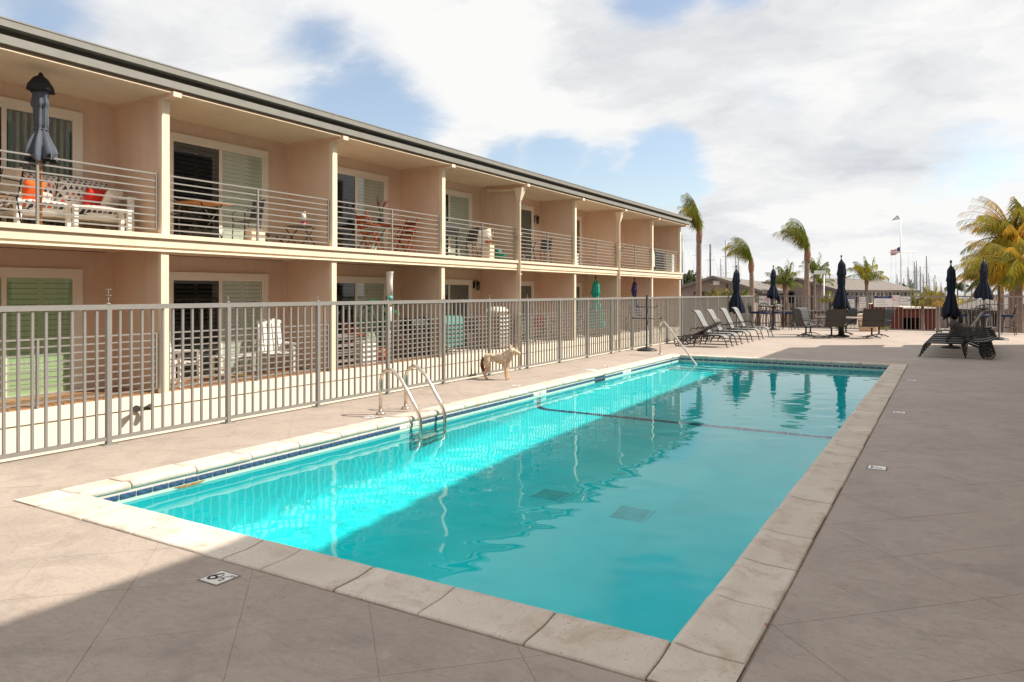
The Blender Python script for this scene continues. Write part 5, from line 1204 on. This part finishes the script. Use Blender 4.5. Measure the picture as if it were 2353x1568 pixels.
# cars
def car(label, p, rz, paint, suv=True):
    t = thing('parked_car', label, 'car', (p.x, p.y, GZ), rz); h = 1.75 if suv else 1.42; L = 4.7; W_ = .92
    low = [(-L / 2, .35), (-L / 2, .85), (-L / 2 + .1, 1.0), (L / 2 - 1.3, 1.02), (L / 2 - .15, .88), (L / 2, .7), (L / 2, .35)]
    MB().extrude(low, (0, -W_, 0), (0, W_, 0), (1, 0, 0)).build('body', M[paint], t)
    cab = [(-L / 2 + .12, 1.0), (-L / 2 + .35, h), (.55, h), (1.15, 1.02)]
    b = MB(); b.add([(x, s * (W_ - .04 - (.14 if z > 1.1 else 0)), z) for s in (-1, 1) for x, z in cab], [(0, 1, 2, 3), (7, 6, 5, 4), (0, 4, 5, 1), (1, 5, 6, 2), (2, 6, 7, 3), (3, 7, 4, 0)]); b.build('cabin', M[paint], t)
    for s in (-1, 1):
        y = s * (W_ - .075)
        for (xa, xb) in ((-1.75, -.7), (-.6, .6)):
            MB().add([(xa, s * (W_ - .03), 1.06), (xb, s * (W_ - .03), 1.06), (xb - (.1 if xb < 0 else .12), s * (W_ - .155), h - .1), (xa + .1, s * (W_ - .155), h - .1)], [(0, 1, 2, 3)]).build('side_window', M['carglass'], t)
        for x in (-1.45, 1.45):
            w_ = MB().lathe([(.02, -.11), (.33, -.11), (.35, 0), (.33, .11), (.02, .11)], 18).build('wheel', M['tyre'], t, (x, s * (W_ - .08), .35), (math.pi / 2, 0, 0)); MB().lathe([(.02, -.13), (.2, -.125), (.2, .125), (.02, .13)], 12).build('rim', M['mast'], w_)
        MB().bb(L / 2 - .06, L / 2 + .02, s * .72 - .14, s * .72 + .14, .66, .8).build('headlight', M['lamp'], t); MB().bb(-L / 2 - .02, -L / 2 + .05, s * .78 - .1, s * .78 + .1, .8, 1.0).build('tail_light', M['signred'], t)
    MB().add([(-L / 2 + .10, -W_ + .16, 1.08), (-L / 2 + .10, W_ - .16, 1.08), (-L / 2 + .30, W_ - .26, h - .1), (-L / 2 + .30, -W_ + .26, h - .1)], [(0, 1, 2, 3)]).build('rear_window', M['carglass'], t)
    MB().add([(1.14, -W_ + .1, 1.06), (1.14, W_ - .1, 1.06), (.62, W_ - .24, h - .08), (.62, -W_ + .24, h - .08)], [(0, 1, 2, 3)]).build('windscreen', M['carglass'], t)
car('white sport utility car seen through the fence near the golden palms', atD(2212, 730, 92), YAW + R_(95), 'carwhite'); car('dark green car parked in front of the garage', atD(2085, 745, 84), YAW + R_(80), 'cargreen', False); car('white car at right edge behind the golden palm', atD(2345, 735, 80), YAW + R_(20), 'carwhite', False); car('white car behind the right bar table', atD(2275, 740, 88), YAW + R_(70), 'carwhite', False)
car('dark car in the lot behind the round table', atD(1900, 735, 95), YAW + R_(10), 'cargreen', False); car('pale car in the lot left of the sign row', atD(1820, 735, 100), YAW + R_(5), 'carwhite', False)
def street_lamp(label, x, yt, d):
    p = atD(x, yt, d); t = thing('street_lamp', label, 'street lamp', (p.x, p.y, GZ), YAW); H = p.z - GZ
    MB().tube([(0, 0, 0), (0, 0, H)], [.09, .06], 8).build('pole', M['lamp'], t); MB().bb(-.75, .1, -.2, .2, H, H + .3).build('head', M['lamp'], t); MB().bb(-.95, -.2, -.2, .2, H - .03, H - .002).build('diffuser', M['tilewhite'], t)
for a in (('square-headed street lamp left of the first palm shrub', 1659, 654, 60), ('square-headed street lamp right of the first umbrella', 1717, 658, 66), ('square-headed street lamp behind the second palm', 1761, 660, 72), ('tallest square-headed street lamp right of the windswept palm', 1893, 630, 62)): street_lamp(*a)
# marina
p = atD(1600, 690, 130); struct(MB().add([(-500, 150, GZ + .05), (500, 150, GZ + .05), (500, 900, GZ + .05), (-500, 900, GZ + .05)], [(0, 1, 2, 3)]).build('marina_water', mat('marina_water', (.08, .12, .14), .15, .1)))
def boat(x, yt, d, dark=False, lb='sailboat in the marina showing a bare mast above the fence'):
    p = atD(x, yt, d); rn = random.Random(int(x * 7 + d)); t = thing('sailboat', lb, 'sailboat', (p.x, p.y, GZ), rn.uniform(0, 6.28), 'sailboats moored in the marina'); H = p.z - GZ
    MB().add([(-4.5, -1.2, 1.1), (-4.5, 1.2, 1.1), (1, 1.5, 1.15), (5, 0, 1.4), (1, -1.5, 1.15), (-4.2, -.8, .02), (-4.2, .8, .02), (1, .9, .02), (4.2, 0, .02), (1, -.9, .02)], [(0, 1, 2, 3, 4), (9, 8, 7, 6, 5), (0, 5, 6, 1), (1, 6, 7, 2), (2, 7, 8, 3), (3, 8, 9, 4), (4, 9, 5, 0)]).build('hull', M['carwhite'], t)
    MB().tube([(.5, 0, 1.1), (.5, 0, H)], .12 if d < 130 else .16, 8).build('mast', M['mastdark' if dark else 'mast'], t); MB().tube([(.5, 0, 2.4), (-3.8, 0, 2.6)], .12, 8).build('boom', M['navy2'], t)
    for q in ((-4.4, 0), (4.9, 0), (.3, 1.4), (.3, -1.4)): MB().tube([(q[0], q[1], 1.15), (.5, 0, H - .3)], .015, 4).build('stay', M['mast'], t)
    for z in (.55, .78): MB().tube([(.5, -.7, 1.1 + (H - 1.1) * z), (.5, .7, 1.1 + (H - 1.1) * z)], .03, 5).build('spreader', M['mast'], t)
for a in ((1575, 540, 110, False, 'sailboat whose mast rises beside the end of the apartment building'), (1602, 549, 115, False, 'sailboat whose mast stands close to the tallest palm trunk'), (1637, 562, 105, True, 'sailboat with a black mast above the brown motel roof'), (1673, 553, 120, False, 'sailboat with tall pale mast left of the first navy umbrella'), (1690, 583, 125), (1696, 590, 150), (1655, 595, 170), (1911, 619, 160, False, 'sailboat whose lone mast rises left of the tall umbrella'), (1790, 638, 170), (2021, 648, 170), (2047, 641, 165), (2060, 630, 160), (2091, 613, 150), (2103, 600, 145), (2106, 602, 150), (2110, 613, 155), (2120, 612, 150), (2126, 589, 150, False, 'sailboat with the tallest mast right of the flagpole'), (2116, 630, 160), (2141, 640, 160), (2155, 632, 165), (2218, 640, 150), (2229, 648, 150), (2240, 650, 155), (2035, 650, 180), (2078, 640, 180), (2028, 655, 185), (2041, 658, 190), (2053, 652, 185), (2066, 650, 188), (2084, 648, 175), (2096, 640, 170), (2131, 628, 165), (2136, 646, 175), (2148, 648, 180), (2164, 650, 175), (1584, 630, 175), (1590, 640, 180), (1611, 636, 180), (1624, 640, 175)): boat(*a)
# flagpole
p0 = atD(2073, 680, 95); pt = atD(2068.5, 498, 95); t = thing('flagpole', 'white flagpole with yardarm at the marina', 'flagpole', (p0.x, p0.y, GZ), YAW); Hh = pt.z - GZ
MB().tube([(0, 0, 0), (-.15, 0, Hh * .5), (-.25, 0, Hh)], [.16, .11, .05], 8).build('pole', M['tilewhite'], t); zy = atD(2072, 580, 95).z - GZ
MB().tube([(-1.7, 0, zy), (1.7, 0, zy + .05)], .05, 6).build('yardarm', M['tilewhite'], t)
for s in (-1.4, -.8, .8, 1.4): MB().tube([(s, 0, zy), (s * 1.1, 0, .2)], .012, 4).build('halyard', M['mast'], t)
k = NT('striped_flag'); sp = k.n('ShaderNodeSeparateXYZ'); k.l(k.tc.outputs['Generated'], sp.inputs[0])
st = k.math('GREATER_THAN', k.math('FRACT', k.math('MULTIPLY', sp.outputs[2], 6.5)), .5); cant = k.math('MULTIPLY', k.math('GREATER_THAN', sp.outputs[0], .6), k.math('GREATER_THAN', sp.outputs[2], .5))
k.l(k.mix(cant, k.mix(st, (.6, .58, .58), (.45, .05, .06)), (.03, .04, .13)), k.p.inputs['Base Color'])
fl_ = thing('flag', 'striped flag with dark canton flying at half height on the flagpole', 'flag', atD(2070.5, 568, 95.2), YAW)
MB().grid(lambda u, v: Vector((-1.35 * u, .08 * math.sin(u * 9), -.75 * v - .40 * u + .06 * math.sin(u * 7))), 16, 6).build('cloth', k.m, fl_)
fl2 = thing('pennant', 'small triangular dark-edged pennant at top of the flagpole', 'flag', atD(2067, 499, 95.2), YAW)
A, B, Cc = Vector((-.28, 0, .18)), Vector((-.95, .05, -.42)), Vector((-.02, 0, -.28)); ct = (A + B + Cc) / 3
MB().add([A, B, Cc], [(0, 1, 2)]).build('cloth', M['paper'], fl2)
for a, b in ((A, B), (B, Cc), (Cc, A)): MB().bar(a, b, .11, .03).build('border', M['ink'], fl2)
